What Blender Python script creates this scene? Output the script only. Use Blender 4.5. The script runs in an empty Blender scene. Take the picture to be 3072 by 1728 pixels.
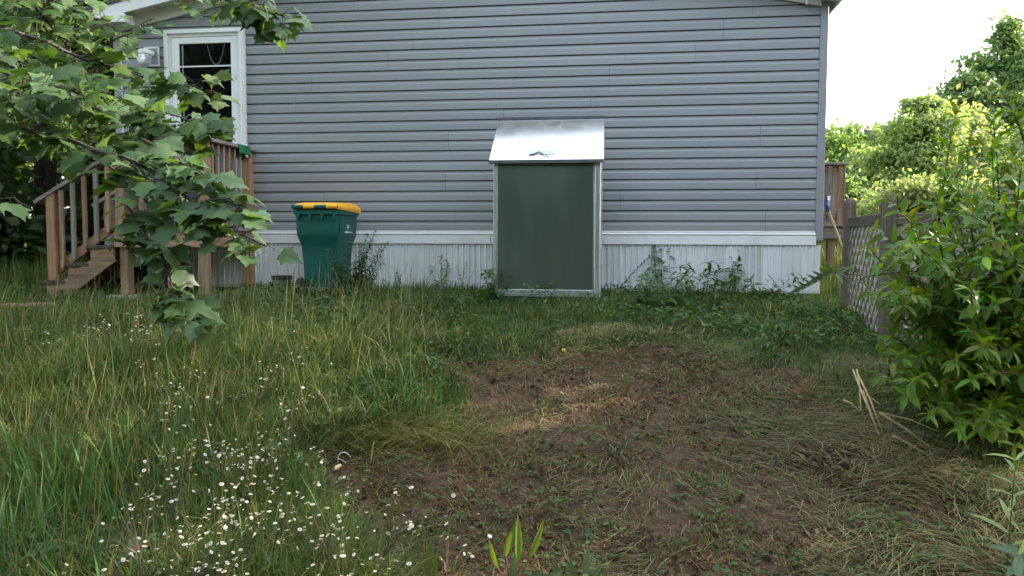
import bpy, math, random
import numpy as np
from mathutils import Vector, Matrix, Quaternion

S = bpy.context.scene
R = math.radians
# ------------------------------------------------------------------ camera
F_PX, PITCH, ROLL, YAW, WALL_D, ZC = 2400.0, R(3.5), R(-0.167), R(8.03), 8.0914, 1.5
cam_d = bpy.data.cameras.new('camera')
cam_d.sensor_width = 36.0
cam_d.lens = 36.0 * F_PX / 3072.0
cam_d.clip_end = 2000
cam = bpy.data.objects.new('camera', cam_d)
S.collection.objects.link(cam)
cam.matrix_world = (Matrix.Translation((0, 0, ZC)) @ Matrix.Rotation(R(90) - PITCH, 4, 'X')
                    @ Matrix.Rotation(-ROLL, 4, 'Z'))
S.camera = cam
# ------------------------------------------------------------------ sky, sun, exposure
SUN_AZ, SUN_EL = R(75), R(24)          # azimuth from +y towards +x
W = bpy.data.worlds.new('World'); S.world = W; W.use_nodes = True
nt = W.node_tree; nt.nodes.clear()
sky = nt.nodes.new('ShaderNodeTexSky'); sky.sky_type = 'NISHITA'; sky.sun_disc = False
sky.sun_elevation = SUN_EL; sky.sun_rotation = SUN_AZ
sky.air_density = 1.0; sky.dust_density = 2.5; sky.ozone_density = 1.0
bg = nt.nodes.new('ShaderNodeBackground'); bg.inputs['Strength'].default_value = 0.12
wo = nt.nodes.new('ShaderNodeOutputWorld')
haze_bg = nt.nodes.new('ShaderNodeBackground'); haze_bg.inputs['Color'].default_value = (.93, .97, 1.0, 1); haze_bg.inputs['Strength'].default_value = .50   # even, thin high cloud
sky_sum = nt.nodes.new('ShaderNodeAddShader')
nt.links.new(sky.outputs[0], bg.inputs[0]); nt.links.new(bg.outputs[0], sky_sum.inputs[0]); nt.links.new(haze_bg.outputs[0], sky_sum.inputs[1]); nt.links.new(sky_sum.outputs[0], wo.inputs[0])
sun_d = bpy.data.lights.new('sun', 'SUN'); sun_d.energy = 5.0; sun_d.angle = R(0.53); sun_d.color = (1.0, 0.87, 0.68)
sun = bpy.data.objects.new('sun', sun_d); S.collection.objects.link(sun)
SUN = Vector((math.cos(SUN_EL) * math.sin(SUN_AZ), math.cos(SUN_EL) * math.cos(SUN_AZ), math.sin(SUN_EL)))
sun.rotation_mode = 'QUATERNION'; sun.rotation_quaternion = SUN.to_track_quat('Z', 'Y')
sun.location = (20, 10, 20)
S.view_settings.view_transform = 'Standard'; S.view_settings.look = 'None'
S.view_settings.gamma = 1.0; S.view_settings.use_curve_mapping = False
S.view_settings.exposure = 2.0
S.cycles.max_bounces = 8; S.cycles.diffuse_bounces = 4; S.cycles.glossy_bounces = 3
S.cycles.transmission_bounces = 6; S.cycles.transparent_max_bounces = 6
S.cycles.use_denoising = True

# ------------------------------------------------------------------ pixel and frame helpers (native 3072 x 1728 photo pixels)
def ray(px, py):
    a = (px - 1536) / F_PX; b = -(py - 864) / F_PX
    cr, sr, c, s = math.cos(ROLL), math.sin(ROLL), math.cos(PITCH), math.sin(PITCH)
    x = a * cr - b * sr; v = a * sr + b * cr
    return Vector((x, c + v * s, -s + v * c)) / (c + v * s)
def at(px, py, Y):
    p = ray(px, py) * Y; return Vector((p.x, p.y, p.z + ZC))
CU, SU = math.cos(YAW), math.sin(YAW)
def H(u, off, z):                       # wall frame: u along the wall, off out of it
    return Vector((u * CU - off * SU, WALL_D - u * SU - off * CU, z))

def vnoise(x, y, seed=0):
    x = np.asarray(x, float); y = np.asarray(y, float)
    xi = np.floor(x); yi = np.floor(y); fx = x - xi; fy = y - yi
    fx = fx * fx * (3 - 2 * fx); fy = fy * fy * (3 - 2 * fy)
    def h(a, b):
        v = np.sin(a * 127.1 + b * 311.7 + seed * 74.7) * 43758.5453
        return v - np.floor(v)
    return (h(xi, yi) * (1 - fx) + h(xi + 1, yi) * fx) * (1 - fy) + (h(xi, yi + 1) * (1 - fx) + h(xi + 1, yi + 1) * fx) * fy

T_OFF = np.array([-90, -40, -14, -4, 0, .9, 1.5, 3, 5, 7, 20, 60.])
T_Z = np.array([4.5, 2.6, 1.45, 1.03, .955, .928, .83, .52, .13, .03, 0, -.3])
def woff(x, y): return -SU * x - CU * (y - WALL_D)
def wu(x, y): return CU * x - SU * (y - WALL_D)
def terr(x, y):
    x = np.asarray(x, float); y = np.asarray(y, float)
    off = woff(x, y); z = np.interp(off, T_OFF, T_Z)
    dip = np.clip((x - 2.3) / 1.0, 0, 1) * .13 * np.clip((12 - y) / 3, 0, 1)
    amp = np.clip((off - .1) / .8, 0, 1) * .06 + np.clip((-off - 3) / 3, 0, 1) * .06
    return z - dip + (vnoise(x * 1.7, y * 1.7, 3) - .5) * amp + (vnoise(x * 5, y * 5, 5) - .5) * amp * .45
def ground_at(px, py, h=0.0):
    r = ray(px, py); lo = 1.5
    for k in range(900):
        Y = 1.5 + k * .02
        if r.z * Y + ZC <= float(terr(r.x * Y, Y)) + h: break
    return Vector((r.x * Y, Y, float(terr(r.x * Y, Y))))

# ------------------------------------------------------------------ object helpers
COL = S.collection
def tag(o, label=None, cat=None, group=None, kind=None):
    if label: o['label'] = label
    if cat: o['category'] = cat
    if group: o['group'] = group
    if kind: o['kind'] = kind
    return o
def empty(name, loc=(0, 0, 0), rz=0.0):
    o = bpy.data.objects.new(name, None); COL.objects.link(o)
    o.location = loc; o.rotation_euler = (0, 0, rz); o.empty_display_size = .1
    return o
def link(name, me, parent=None, loc=None, rot=None, scale=None):
    o = bpy.data.objects.new(name, me); COL.objects.link(o)
    if parent: o.parent = parent
    if loc is not None: o.location = loc
    if rot is not None: o.rotation_euler = rot
    if scale is not None: o.scale = (scale,) * 3 if isinstance(scale, (int, float)) else scale
    return o
def house_root(name, u, off, z):
    return empty(name, H(u, off, z), -YAW)   # children: local x = along wall, local y = towards the wall

class MB:
    """collects simple shapes, then builds them as one mesh object"""
    def __init__(s): s.v = []; s.f = []; s.m = []; s.mi = 0
    def add(s, vs, fs):
        b = len(s.v); s.v += [tuple(p) for p in vs]; s.f += [tuple(b + i for i in f) for f in fs]; s.m += [s.mi] * len(fs); return s
    def box(s, x0, x1, y0, y1, z0, z1, bev=0.0):
        if bev <= 0:
            vs = [(x, y, z) for z in (z0, z1) for y in (y0, y1) for x in (x0, x1)]
            return s.add(vs, [(0, 2, 3, 1), (4, 5, 7, 6), (0, 1, 5, 4), (2, 6, 7, 3), (0, 4, 6, 2), (1, 3, 7, 5)])
        b = min(bev, .45 * min(x1 - x0, y1 - y0, z1 - z0))
        # chamfered box: 24 verts
        c = [(x0, x1), (y0, y1), (z0, z1)]; vs = []; idx = {}
        for i in (0, 1):
            for j in (0, 1):
                for k in (0, 1):
                    for ax in range(3):
                        p = [c[0][i], c[1][j], c[2][k]]; sg = (i, j, k)
                        for q in range(3):
                            if q != ax: p[q] += b if sg[q] == 0 else -b
                        idx[(i, j, k, ax)] = len(vs); vs.append(p)
        fs = []
        for ax in range(3):
            o1, o2 = [q for q in range(3) if q != ax]
            for sd in (0, 1):
                f = []
                for (a_, b_) in ((0, 0), (1, 0), (1, 1), (0, 1)):
                    t = [0, 0, 0]; t[ax] = sd; t[o1] = a_; t[o2] = b_; f.append(idx[(*t, ax)])
                fs.append(tuple(f) if (sd == 1) == (ax != 1) else tuple(reversed(f)))
        for ax in range(3):              # edges along ax
            o1, o2 = [q for q in range(3) if q != ax]
            for a_ in (0, 1):
                for b_ in (0, 1):
                    def K(e, n):
                        t = [0, 0, 0]; t[ax] = e; t[o1] = a_; t[o2] = b_; return idx[(*t, n)]
                    fs.append((K(0, o1), K(1, o1), K(1, o2), K(0, o2)))
        for i in (0, 1):
            for j in (0, 1):
                for k in (0, 1): fs.append(tuple(idx[(i, j, k, n)] for n in range(3)))
        return s.add(vs, fs)
    def tube(s, pts, rad, n=8, caps=True):
        pts = [Vector(p) for p in pts]
        if not hasattr(rad, '__len__'): rad = [rad] * len(pts)
        vs = []; fs = []; pr = None
        for i, p in enumerate(pts):
            d = (pts[min(i + 1, len(pts) - 1)] - pts[max(i - 1, 0)]).normalized()
            if pr is None:
                a = Vector((0, 0, 1)) if abs(d.z) < .9 else Vector((1, 0, 0)); pr = d.cross(a).normalized()
            else: pr = (pr - d * pr.dot(d)).normalized()
            q = d.cross(pr)
            for k in range(n):
                t = 2 * math.pi * k / n; vs.append(p + (pr * math.cos(t) + q * math.sin(t)) * rad[i])
        for i in range(len(pts) - 1):
            for k in range(n):
                fs.append((i * n + k, i * n + (k + 1) % n, (i + 1) * n + (k + 1) % n, (i + 1) * n + k))
        if caps: fs.append(tuple(range(n - 1, -1, -1))); fs.append(tuple((len(pts) - 1) * n + k for k in range(n)))
        return s.add(vs, fs)
    def bar(s, a, b, w, t, up=(0, 0, 1)):     # rectangular bar from a to b
        a = Vector(a); b = Vector(b); d = (b - a).normalized(); up = Vector(up)
        x = d.cross(up).normalized(); z = x.cross(d).normalized(); vs = []
        for p in (a, b):
            for (i, j) in ((-1, -1), (1, -1), (1, 1), (-1, 1)): vs.append(p + x * (i * w / 2) + z * (j * t / 2))
        return s.add(vs, [(3, 2, 1, 0), (4, 5, 6, 7), (0, 1, 5, 4), (1, 2, 6, 5), (2, 3, 7, 6), (3, 0, 4, 7)])
    def lathe(s, prof, n=20, c=(0, 0, 0), axis='z', capb=True, capt=True):
        vs = []; fs = []
        for (r, z) in prof:
            for k in range(n):
                t = 2 * math.pi * k / n; p = (r * math.cos(t), r * math.sin(t), z)
                if axis == 'x': p = (z, p[0], p[1])
                if axis == 'y': p = (p[0], z, p[1])
                vs.append((p[0] + c[0], p[1] + c[1], p[2] + c[2]))
        for i in range(len(prof) - 1):
            for k in range(n): fs.append((i * n + k, i * n + (k + 1) % n, (i + 1) * n + (k + 1) % n, (i + 1) * n + k))
        if capb: fs.append(tuple(range(n - 1, -1, -1)))
        if capt: fs.append(tuple((len(prof) - 1) * n + k for k in range(n)))
        return s.add(vs, fs)
    def loft(s, rings, capb=True, capt=True):
        n = len(rings[0]); vs = [p for r in rings for p in r]; fs = []
        for i in range(len(rings) - 1):
            for k in range(n): fs.append((i * n + k, i * n + (k + 1) % n, (i + 1) * n + (k + 1) % n, (i + 1) * n + k))
        if capb: fs.append(tuple(range(n - 1, -1, -1)))
        if capt: fs.append(tuple((len(rings) - 1) * n + k for k in range(n)))
        return s.add(vs, fs)
    def prism(s, poly, y0, y1):               # polygon in x,z extruded along y
        n = len(poly); vs = [(x, y0, z) for x, z in poly] + [(x, y1, z) for x, z in poly]
        return s.add(vs, [tuple(range(n)), tuple(range(2 * n - 1, n - 1, -1))] + [(k, k + n, (k + 1) % n + n, (k + 1) % n) for k in range(n)])
    def mesh(s, mats, smooth=False):
        me = bpy.data.meshes.new('m'); me.from_pydata(s.v, [], s.f); 
        for m in (mats if isinstance(mats, (list, tuple)) else [mats]): me.materials.append(m)
        if any(s.m): me.polygons.foreach_set('material_index', s.m)
        if smooth: me.polygons.foreach_set('use_smooth', [True] * len(s.f))
        me.validate(); me.update(); return me
    def build(s, name, mats, parent=None, smooth=False, **k):
        me = s.mesh(mats, smooth); me.name = name
        return link(name, me, parent, **k)

def np_mesh(name, V, T, mat, col=None, smooth=False):
    """big triangle mesh from arrays; col = one colour for each vertex"""
    me = bpy.data.meshes.new(name); V = np.asarray(V, np.float32); T = np.asarray(T, np.int32)
    me.vertices.add(len(V)); me.vertices.foreach_set('co', V.ravel())
    me.loops.add(T.size); me.loops.foreach_set('vertex_index', T.ravel())
    me.polygons.add(len(T)); me.polygons.foreach_set('loop_start', np.arange(len(T), dtype=np.int32) * T.shape[1])
    if smooth: me.polygons.foreach_set('use_smooth', np.ones(len(T), bool))
    me.update(calc_edges=True)
    if col is not None:
        a = me.color_attributes.new('Col', 'FLOAT_COLOR', 'POINT')
        c = np.ones((len(V), 4), np.float32); c[:, :3] = col; a.data.foreach_set('color', c.ravel())
    me.materials.append(mat); return me

# ------------------------------------------------------------------ materials
MATS = {}
def new_mat(name):
    m = bpy.data.materials.new(name); m.use_nodes = True; m.node_tree.nodes.clear(); MATS[name] = m; return m, m.node_tree.nodes, m.node_tree.links
def pmat(name, c1, c2=None, rough=.6, metal=0.0, scale=6.0, stretch=(1, 1, 1), bump=0.0, detail=6.0, lo=.35, hi=.65, vary=0.0, spec=.5, rough2=None, dirt=None, coat=0.0, bscale=None, obj=True):
    m, N, L = new_mat(name)
    out = N.new('ShaderNodeOutputMaterial'); b = N.new('ShaderNodeBsdfPrincipled'); L.new(b.outputs[0], out.inputs[0])
    b.inputs['Roughness'].default_value = rough; b.inputs['Metallic'].default_value = metal
    b.inputs['Specular IOR Level'].default_value = spec; b.inputs['Coat Weight'].default_value = coat
    tc = N.new('ShaderNodeTexCoord'); mp = N.new('ShaderNodeMapping'); mp.inputs['Scale'].default_value = stretch
    L.new(tc.outputs['Object'], mp.inputs[0]); vec = mp.outputs[0]
    oi = N.new('ShaderNodeObjectInfo')
    if vary or obj:
        ad = N.new('ShaderNodeVectorMath'); ad.operation = 'ADD'; sc = N.new('ShaderNodeMath'); sc.operation = 'MULTIPLY'; sc.inputs[1].default_value = 37.0
        L.new(oi.outputs['Random'], sc.inputs[0]); L.new(vec, ad.inputs[0]); L.new(sc.outputs[0], ad.inputs[1]); vec = ad.outputs[0]
    no = N.new('ShaderNodeTexNoise'); no.inputs['Scale'].default_value = scale; no.inputs['Detail'].default_value = detail; no.inputs['Roughness'].default_value = .6
    L.new(vec, no.inputs['Vector'])
    rp = N.new('ShaderNodeValToRGB'); rp.color_ramp.elements[0].position = lo; rp.color_ramp.elements[1].position = hi
    rp.color_ramp.elements[0].color = (*c1, 1); rp.color_ramp.elements[1].color = (*(c2 or c1), 1)
    L.new(no.outputs['Fac'], rp.inputs[0]); colr = rp.outputs[0]
    if dirt:                                   # (colour, amount, scale): stains with a shape of their own
        n2 = N.new('ShaderNodeTexNoise'); n2.inputs['Scale'].default_value = dirt[2]; n2.inputs['Detail'].default_value = 8; L.new(vec, n2.inputs['Vector'])
        r2 = N.new('ShaderNodeMapRange'); r2.inputs[1].default_value = .52; r2.inputs[2].default_value = .75; r2.inputs[4].default_value = dirt[1]; L.new(n2.outputs['Fac'], r2.inputs[0])
        mx = N.new('ShaderNodeMix'); mx.data_type = 'RGBA'; L.new(r2.outputs[0], mx.inputs[0]); L.new(colr, mx.inputs[6]); mx.inputs[7].default_value = (*dirt[0], 1); colr = mx.outputs[2]
    if vary:
        hs = N.new('ShaderNodeHueSaturation'); mr = N.new('ShaderNodeMapRange'); mr.inputs[3].default_value = 1 - vary; mr.inputs[4].default_value = 1 + vary
        L.new(oi.outputs['Random'], mr.inputs[0]); L.new(mr.outputs[0], hs.inputs['Value']); L.new(colr, hs.inputs['Color']); colr = hs.outputs[0]
    L.new(colr, b.inputs['Base Color'])
    if rough2 is not None:
        r3 = N.new('ShaderNodeMapRange'); r3.inputs[1].default_value = .3; r3.inputs[2].default_value = .7; r3.inputs[3].default_value = rough; r3.inputs[4].default_value = rough2
        L.new(no.outputs['Fac'], r3.inputs[0]); L.new(r3.outputs[0], b.inputs['Roughness'])
    if bump:
        bp = N.new('ShaderNodeBump'); bp.inputs['Strength'].default_value = bump; bp.inputs['Distance'].default_value = .01
        src = no
        if bscale:
            src = N.new('ShaderNodeTexNoise'); src.inputs['Scale'].default_value = bscale; src.inputs['Detail'].default_value = 4; L.new(vec, src.inputs['Vector'])
        L.new(src.outputs['Fac'], bp.inputs['Height']); L.new(bp.outputs[0], b.inputs['Normal'])
    return m
def leafmat(name, tint=(1, 1, 1), trans=.4, rough=.5, spec=.35, attr=True, base=(.06, .13, .04), tcol=(1.5, 1.35, .45), vary=.25):
    """leaf: reflects its own colour, lets a yellower light through"""
    m, N, L = new_mat(name)
    out = N.new('ShaderNodeOutputMaterial'); b = N.new('ShaderNodeBsdfPrincipled'); tr = N.new('ShaderNodeBsdfTranslucent'); mx = N.new('ShaderNodeMixShader')
    b.inputs['Roughness'].default_value = rough; b.inputs['Specular IOR Level'].default_value = spec
    if attr:
        a = N.new('ShaderNodeVertexColor'); a.layer_name = 'Col'; c = a.outputs[0]
    else:
        oi = N.new('ShaderNodeObjectInfo'); rp = N.new('ShaderNodeValToRGB'); e = rp.color_ramp.elements
        e[0].color = (*[x * (1 - vary) for x in base], 1); e[1].color = (base[0] * (1 + vary * 2.2), base[1] * (1 + vary * 1.3), base[2] * (1 + vary * .3), 1)
        L.new(oi.outputs['Random'], rp.inputs[0]); c = rp.outputs[0]
    tm = N.new('ShaderNodeMix'); tm.data_type = 'RGBA'; tm.blend_type = 'MULTIPLY'; tm.inputs[0].default_value = 1.0
    L.new(c, tm.inputs[6]); tm.inputs[7].default_value = (*tint, 1)
    t2 = N.new('ShaderNodeVectorMath'); t2.operation = 'MULTIPLY'; t2.inputs[1].default_value = tcol
    L.new(tm.outputs[2], t2.inputs[0])
    L.new(tm.outputs[2], b.inputs['Base Color']); L.new(t2.outputs[0], tr.inputs[0])
    mx.inputs[0].default_value = trans; L.new(b.outputs[0], mx.inputs[1]); L.new(tr.outputs[0], mx.inputs[2]); L.new(mx.outputs[0], out.inputs[0])
    return m
# ================================================================== materials of built things
M_siding = pmat('vinyl_siding', (.245, .26, .275), (.272, .286, .30), rough=.45, scale=1.3, stretch=(.25, 1, 3), bump=.03, bscale=60, vary=.03, spec=.4, dirt=((.20, .21, .205), .35, 2.2))
M_post = pmat('vinyl_corner', (.25, .26, .285), (.27, .28, .3), rough=.45, scale=3, spec=.4)
M_white = pmat('white_vinyl', (.74, .76, .77), (.80, .81, .81), rough=.42, scale=4, stretch=(1, 1, .4), spec=.4, dirt=((.56, .57, .52), .5, 5.0))
M_skirt = pmat('white_skirting', (.70, .73, .75), (.78, .80, .81), rough=.45, scale=3, stretch=(1, 1, .3), spec=.4, vary=.03, dirt=((.45, .47, .40), .5, 7.0))
M_soffit = pmat('cream_soffit', (.62, .61, .54), (.68, .67, .60), rough=.5, scale=3)
M_track = pmat('skirting_track', (.52, .54, .54), (.62, .63, .62), rough=.5, scale=6, dirt=((.25, .27, .2), .6, 8))
M_hole = pmat('vent_hole', (.05, .05, .05), rough=.8)
M_shingle = pmat('shingle', (.05, .05, .055), (.09, .09, .09), rough=.9, scale=30)
M_core = pmat('house_wrap', (.05, .05, .05), (.06, .06, .06), rough=.9)
M_dark = pmat('dark_interior', (.005, .005, .008), (.008, .008, .012), rough=.6, scale=2, spec=.05)  # near-black panel painted to stand in for the unlit interior
M_wood = {}
for ax, st in (('x', (1, 14, 14)), ('y', (14, 1, 14)), ('z', (14, 14, 1))):
    M_wood[ax] = pmat('cedar_' + ax, (.17, .105, .065), (.38, .26, .165), rough=.78, scale=2.2, stretch=st, bump=.25, vary=.16, spec=.25, lo=.3, hi=.72, dirt=((.10, .075, .055), .75, 3.0))
    M_wood['o' + ax] = pmat('orange_cedar_' + ax, (.21, .105, .05), (.42, .26, .15), rough=.75, scale=2.2, stretch=st, bump=.25, vary=.12, spec=.25, lo=.3, hi=.72, dirt=((.12, .07, .04), .6, 3.0))
    M_wood['g' + ax] = pmat('grey_wood_' + ax, (.15, .13, .115), (.33, .30, .275), rough=.85, scale=2.2, stretch=st, bump=.3, vary=.2, spec=.2, lo=.3, hi=.72, dirt=((.08, .075, .06), .7, 4.0))
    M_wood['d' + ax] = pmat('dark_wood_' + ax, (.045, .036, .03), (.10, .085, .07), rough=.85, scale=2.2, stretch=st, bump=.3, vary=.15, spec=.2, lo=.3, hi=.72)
    M_wood['f' + ax] = pmat('fence_wood_' + ax, (.065, .052, .040), (.165, .138, .112), rough=.9, scale=2.0, stretch=st, bump=.35, vary=.2, spec=.2, lo=.3, hi=.72, dirt=((.06, .065, .035), .7, 5.0))
M_slat = pmat('lattice_wood', (.22, .195, .17), (.42, .385, .345), rough=.88, scale=9, bump=.2, vary=.18, spec=.2, dirt=((.12, .11, .08), .6, 6.0))
M_galv = pmat('galvanised', (.165, .215, .212), (.19, .24, .238), rough=.30, metal=.95, scale=3, stretch=(2, 2, .4), rough2=.36)  # same metal, darkened and greened in place of the trees it reflects
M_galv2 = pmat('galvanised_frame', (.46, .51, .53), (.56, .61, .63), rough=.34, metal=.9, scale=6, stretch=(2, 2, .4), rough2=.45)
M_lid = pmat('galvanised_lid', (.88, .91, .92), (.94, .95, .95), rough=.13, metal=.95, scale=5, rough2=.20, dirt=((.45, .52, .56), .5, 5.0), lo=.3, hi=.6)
M_steel = pmat('dark_steel', (.10, .105, .115), (.15, .15, .16), rough=.5, metal=.6, scale=10)
M_chrome = pmat('zinc', (.5, .5, .5), (.6, .6, .6), rough=.3, metal=1, scale=10)
M_green = pmat('green_plastic', (.004, .082, .066), (.006, .10, .08), rough=.5, scale=4, spec=.3, dirt=((.02, .07, .05), .5, 5.0))
M_yellow = pmat('yellow_plastic', (.75, .34, .012), (.85, .42, .02), rough=.4, scale=4, spec=.45)
M_black = pmat('black_rubber', (.012, .012, .016), (.02, .02, .024), rough=.7, scale=10)
M_tag = pmat('yellow_tag', (.45, .24, .02), (.55, .3, .03), rough=.5)
M_print = pmat('white_print', (.75, .80, .78), rough=.5)
M_printf = pmat('faded_print', (.10, .20, .18), rough=.5)
M_sticker = pmat('sticker', (.62, .58, .6), (.75, .72, .72), rough=.5, scale=20)
M_bucket = pmat('bucket_plastic', (.18, .25, .17), (.24, .31, .22), rough=.45, scale=4, dirt=((.1, .13, .08), .5, 7.0))
M_bprint = pmat('bucket_print', (.05, .10, .06), rough=.5)
M_towel = pmat('grey_towel', (.20, .21, .23), (.34, .35, .37), rough=.95, scale=3, stretch=(26, 1, 1), bump=.4, bscale=200)
M_gcloth = pmat('green_cloth', (.006, .13, .05), (.012, .17, .07), rough=.9, scale=8, bump=.2, bscale=150)
M_conc = pmat('concrete', (.22, .21, .19), (.34, .32, .30), rough=.95, scale=12, bump=.3, dirt=((.10, .11, .06), .7, 6.0))
M_paver = pmat('red_paver', (.22, .09, .075), (.34, .17, .14), rough=.95, scale=14, bump=.4, dirt=((.12, .09, .07), .7, 8.0))
M_blue = pmat('blue_plastic', (.003, .075, .24), (.006, .10, .28), rough=.4, scale=4)
M_handle = pmat('ash_handle', (.52, .36, .19), (.62, .45, .26), rough=.6, scale=8, stretch=(1, 1, 8))
M_bead = pmat('bead', (.62, .62, .64), rough=.3)
M_peanut = pmat('peanut_shell', (.50, .36, .20), (.62, .48, .30), rough=.9, scale=90, bump=.6)
m, N_, L_ = new_mat('pane_glass')
_o = N_.new('ShaderNodeOutputMaterial'); _t = N_.new('ShaderNodeBsdfTransparent'); _g = N_.new('ShaderNodeBsdfGlossy'); _g.inputs['Roughness'].default_value = .02
_m = N_.new('ShaderNodeMixShader'); _f = N_.new('ShaderNodeFresnel'); _f.inputs[0].default_value = 1.24
L_.new(_f.outputs[0], _m.inputs[0]); L_.new(_t.outputs[0], _m.inputs[1]); L_.new(_g.outputs[0], _m.inputs[2]); L_.new(_m.outputs[0], _o.inputs[0]); M_glass = m
m, N_, L_ = new_mat('jar_glass')
_o = N_.new('ShaderNodeOutputMaterial'); _b = N_.new('ShaderNodeBsdfPrincipled'); _b.inputs['Base Color'].default_value = (.8, .8, .82, 1); _b.inputs['Roughness'].default_value = .18
_b.inputs['Transmission Weight'].default_value = .75; _n = N_.new('ShaderNodeTexVoronoi'); _n.inputs['Scale'].default_value = 90; _bp = N_.new('ShaderNodeBump'); _bp.inputs['Strength'].default_value = .5; _bp.inputs['Distance'].default_value = .01
L_.new(_n.outputs[0], _bp.inputs['Height']); L_.new(_bp.outputs[0], _b.inputs['Normal']); L_.new(_b.outputs[0], _o.inputs[0]); M_jar = m

rnd = random.Random(11)
# ================================================================== the mobile home
U0, U1, UC, ZT, CO = -4.21, 2.925, -.65, 1.584, .1016      # siding ends, gable centre, trim line, course height
ZE, SL = 3.72, .2
def u_lim(z):
    if z <= ZE: return U0, U1
    d = (z - ZE) / SL; return min(U0 + d, UC - .02), max(U1 - d, UC + .02)
house = house_root('mobile_home', 0, 0, 0)
tag(house, 'grey vinyl sided mobile home gable end with white ribbed skirting', 'house')
core = MB()
core.box(U0 - .04, U1 + .035, .03, 12, 1.02, 3.74)
core.prism([(U0, 3.741), (U1, 3.741), (UC, 4.42)], .03, 12)
core.build('wall', M_core, house)
# siding: each panel carries two courses and is an object of its own
def panel(ua, ub, z0, lift):
    v = []; f = []
    prof = []
    for c in (0, 1):
        zc = z0 + c * CO
        prof += [(zc + .0005, -.012), (zc, .0185), (zc + .003, .0192), (zc + .059, .0160), (zc + .064, .0135), (zc + CO - .0062, .0035), (zc + CO - .0054, -.014), (zc + CO - .0005, -.014)]
    for (z, o) in prof:
        a, b = u_lim(z); a = max(ua, a); b = min(ub, b)
        if a > b: a = b = min(max((ua + ub) / 2, a), b) if ua > UC else b
        v += [(a, -o - lift, z), (b, -o - lift, z)]
    for i in range(len(prof) - 1): f.append((2 * i, 2 * i + 1, 2 * i + 3, 2 * i + 2))
    return v, f
row = 0; z = ZT
while z < 4.40:
    a, b = u_lim(z + .001)
    if z == ZT or True:
        cuts = []; c = U0 - rnd.uniform(.4, 3.0) ; first = True
        while c < U1:
            c += 3.05 if not first else rnd.uniform(1.2, 2.9); first = False
            cuts.append(c)
        ed = [U0] + [q for q in cuts if U0 + .3 < q < U1 - .3] + [U1]
        for i in range(len(ed) - 1):
            ua, ub = ed[i] + (.0012 if i else 0), ed[i + 1] - (.0012 if i + 2 < len(ed) else 0)
            if ub < a + .02 or ua > b - .02: continue
            v, f = panel(ua, ub, z, .0012 * (i % 2)); mb = MB(); mb.add(v, f); mb.build('siding_panel', M_siding, house)
    z += 2 * CO; row += 1
# corner posts
for (a, b, nm) in ((U1 + .001, U1 + .072, 'corner_post'), (U0 - .085, U0 - .001, 'corner_post')):
    mb = MB(); mb.box(a, b, -.028, .06, 1.492, 3.76, .004); mb.build(nm, M_post, house)
mb = MB(); mb.box(U0 - .001, U0 + .006, -.0295, .0, 1.6, 3.76); mb.build('corner_trim', M_white, house)
# right hand side wall, seen edge-on
for k in range(11):
    mb = MB(); zz = ZT + k * 2 * CO
    pts = []
    for c in (0, 1):
        zc = zz + c * CO; pts += [(zc + .0005, .002), (zc, .0165), (zc + .059, .015), (zc + CO - .0005, .0035)]
    vs = [];
    for (q, o) in pts: vs += [(U1 + .07 + o, .061, q), (U1 + .07 + o, 11.9, q)]
    mb.add(vs, [(2 * i, 2 * i + 1, 2 * i + 3, 2 * i + 2) for i in range(len(pts) - 1)]); mb.build('siding_panel', M_siding, house)
# starter trim and band
mb = MB(); mb.box(U0 - .01, U1, -.024, .02, 1.564, 1.5835, .003); mb.build('starter_strip', M_white, house)
mb = MB(); mb.box(U0 - .03, U1 + .012, -.034, .02, 1.541, 1.563, .008); mb.build('band_cap', M_white, house)
mb = MB(); mb.box(U0 - .03, U1 + .012, -.029, .02, 1.449, 1.5405, .004); mb.build('band_board', M_white, house)
# ribbed skirting, three ribs to a panel
RW = .0586; SK0 = U0 - .05; npan = int(round((U1 + .055 - SK0) / (3 * RW)))
def skirt_mesh(w, vent):
    prof = []
    for k in range(3):
        x = k * w / 3; prof += [(x, 0), (x + .020, 0), (x + .022, .003), (x + .028, .003), (x + .030, .0), (x + .0415, 0), (x + .0425, .016), (x + .0505, .018), (x + w / 3 - .0016, -.004), (x + w / 3 - .0008, .0)]
    vs = []; z0, z1 = 1.016, 1.4485
    for (x, o) in prof: vs += [(x, -o, z0), (x, -o, z1)]
    mb = MB(); mb.add(vs, [(2 * i, 2 * i + 2, 2 * i + 3, 2 * i + 1) for i in range(len(prof) - 1)])
    return mb
VENT = int((2.40 - SK0) / (3 * RW))
pw = (U1 + .055 - SK0) / npan
me_sk = skirt_mesh(pw, False).mesh(M_skirt)
vh = MB()                                                    # perforations of the vented panel
for k in range(3):
    for i in range(5):
        for j in range(52):
            x = k * pw / 3 + .004 + i * .0082 + (.0041 if j % 2 else 0); zz = 1.03 + j * .0079
            vh.add([(x - .0022, -.0031, zz), (x, -.0031, zz - .0022), (x + .0022, -.0031, zz), (x, -.0031, zz + .0022)], [(0, 1, 2, 3)])
me_vh = vh.mesh(M_hole)
for i in range(npan):
    o = link('skirting_panel', me_sk, house, loc=(SK0 + i * pw, -.006 - .0006 * (i % 2) - rnd.random() * .002, 0))
    if i == VENT:
        o['label'] = 'perforated vent skirting panel'
        h = link('vent_hole', me_vh, o); h['kind'] = 'stuff'
mb = MB(); mb.box(SK0, U1 + .06, -.016, .02, .985, 1.0155, .002); mb.build('bottom_track', M_track, house)
mb = MB(); mb.box(U1 + .0405, U1 + .06, .0, 11.9, 1.0, 1.449); mb.build('side_skirting', M_skirt, house)
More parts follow.
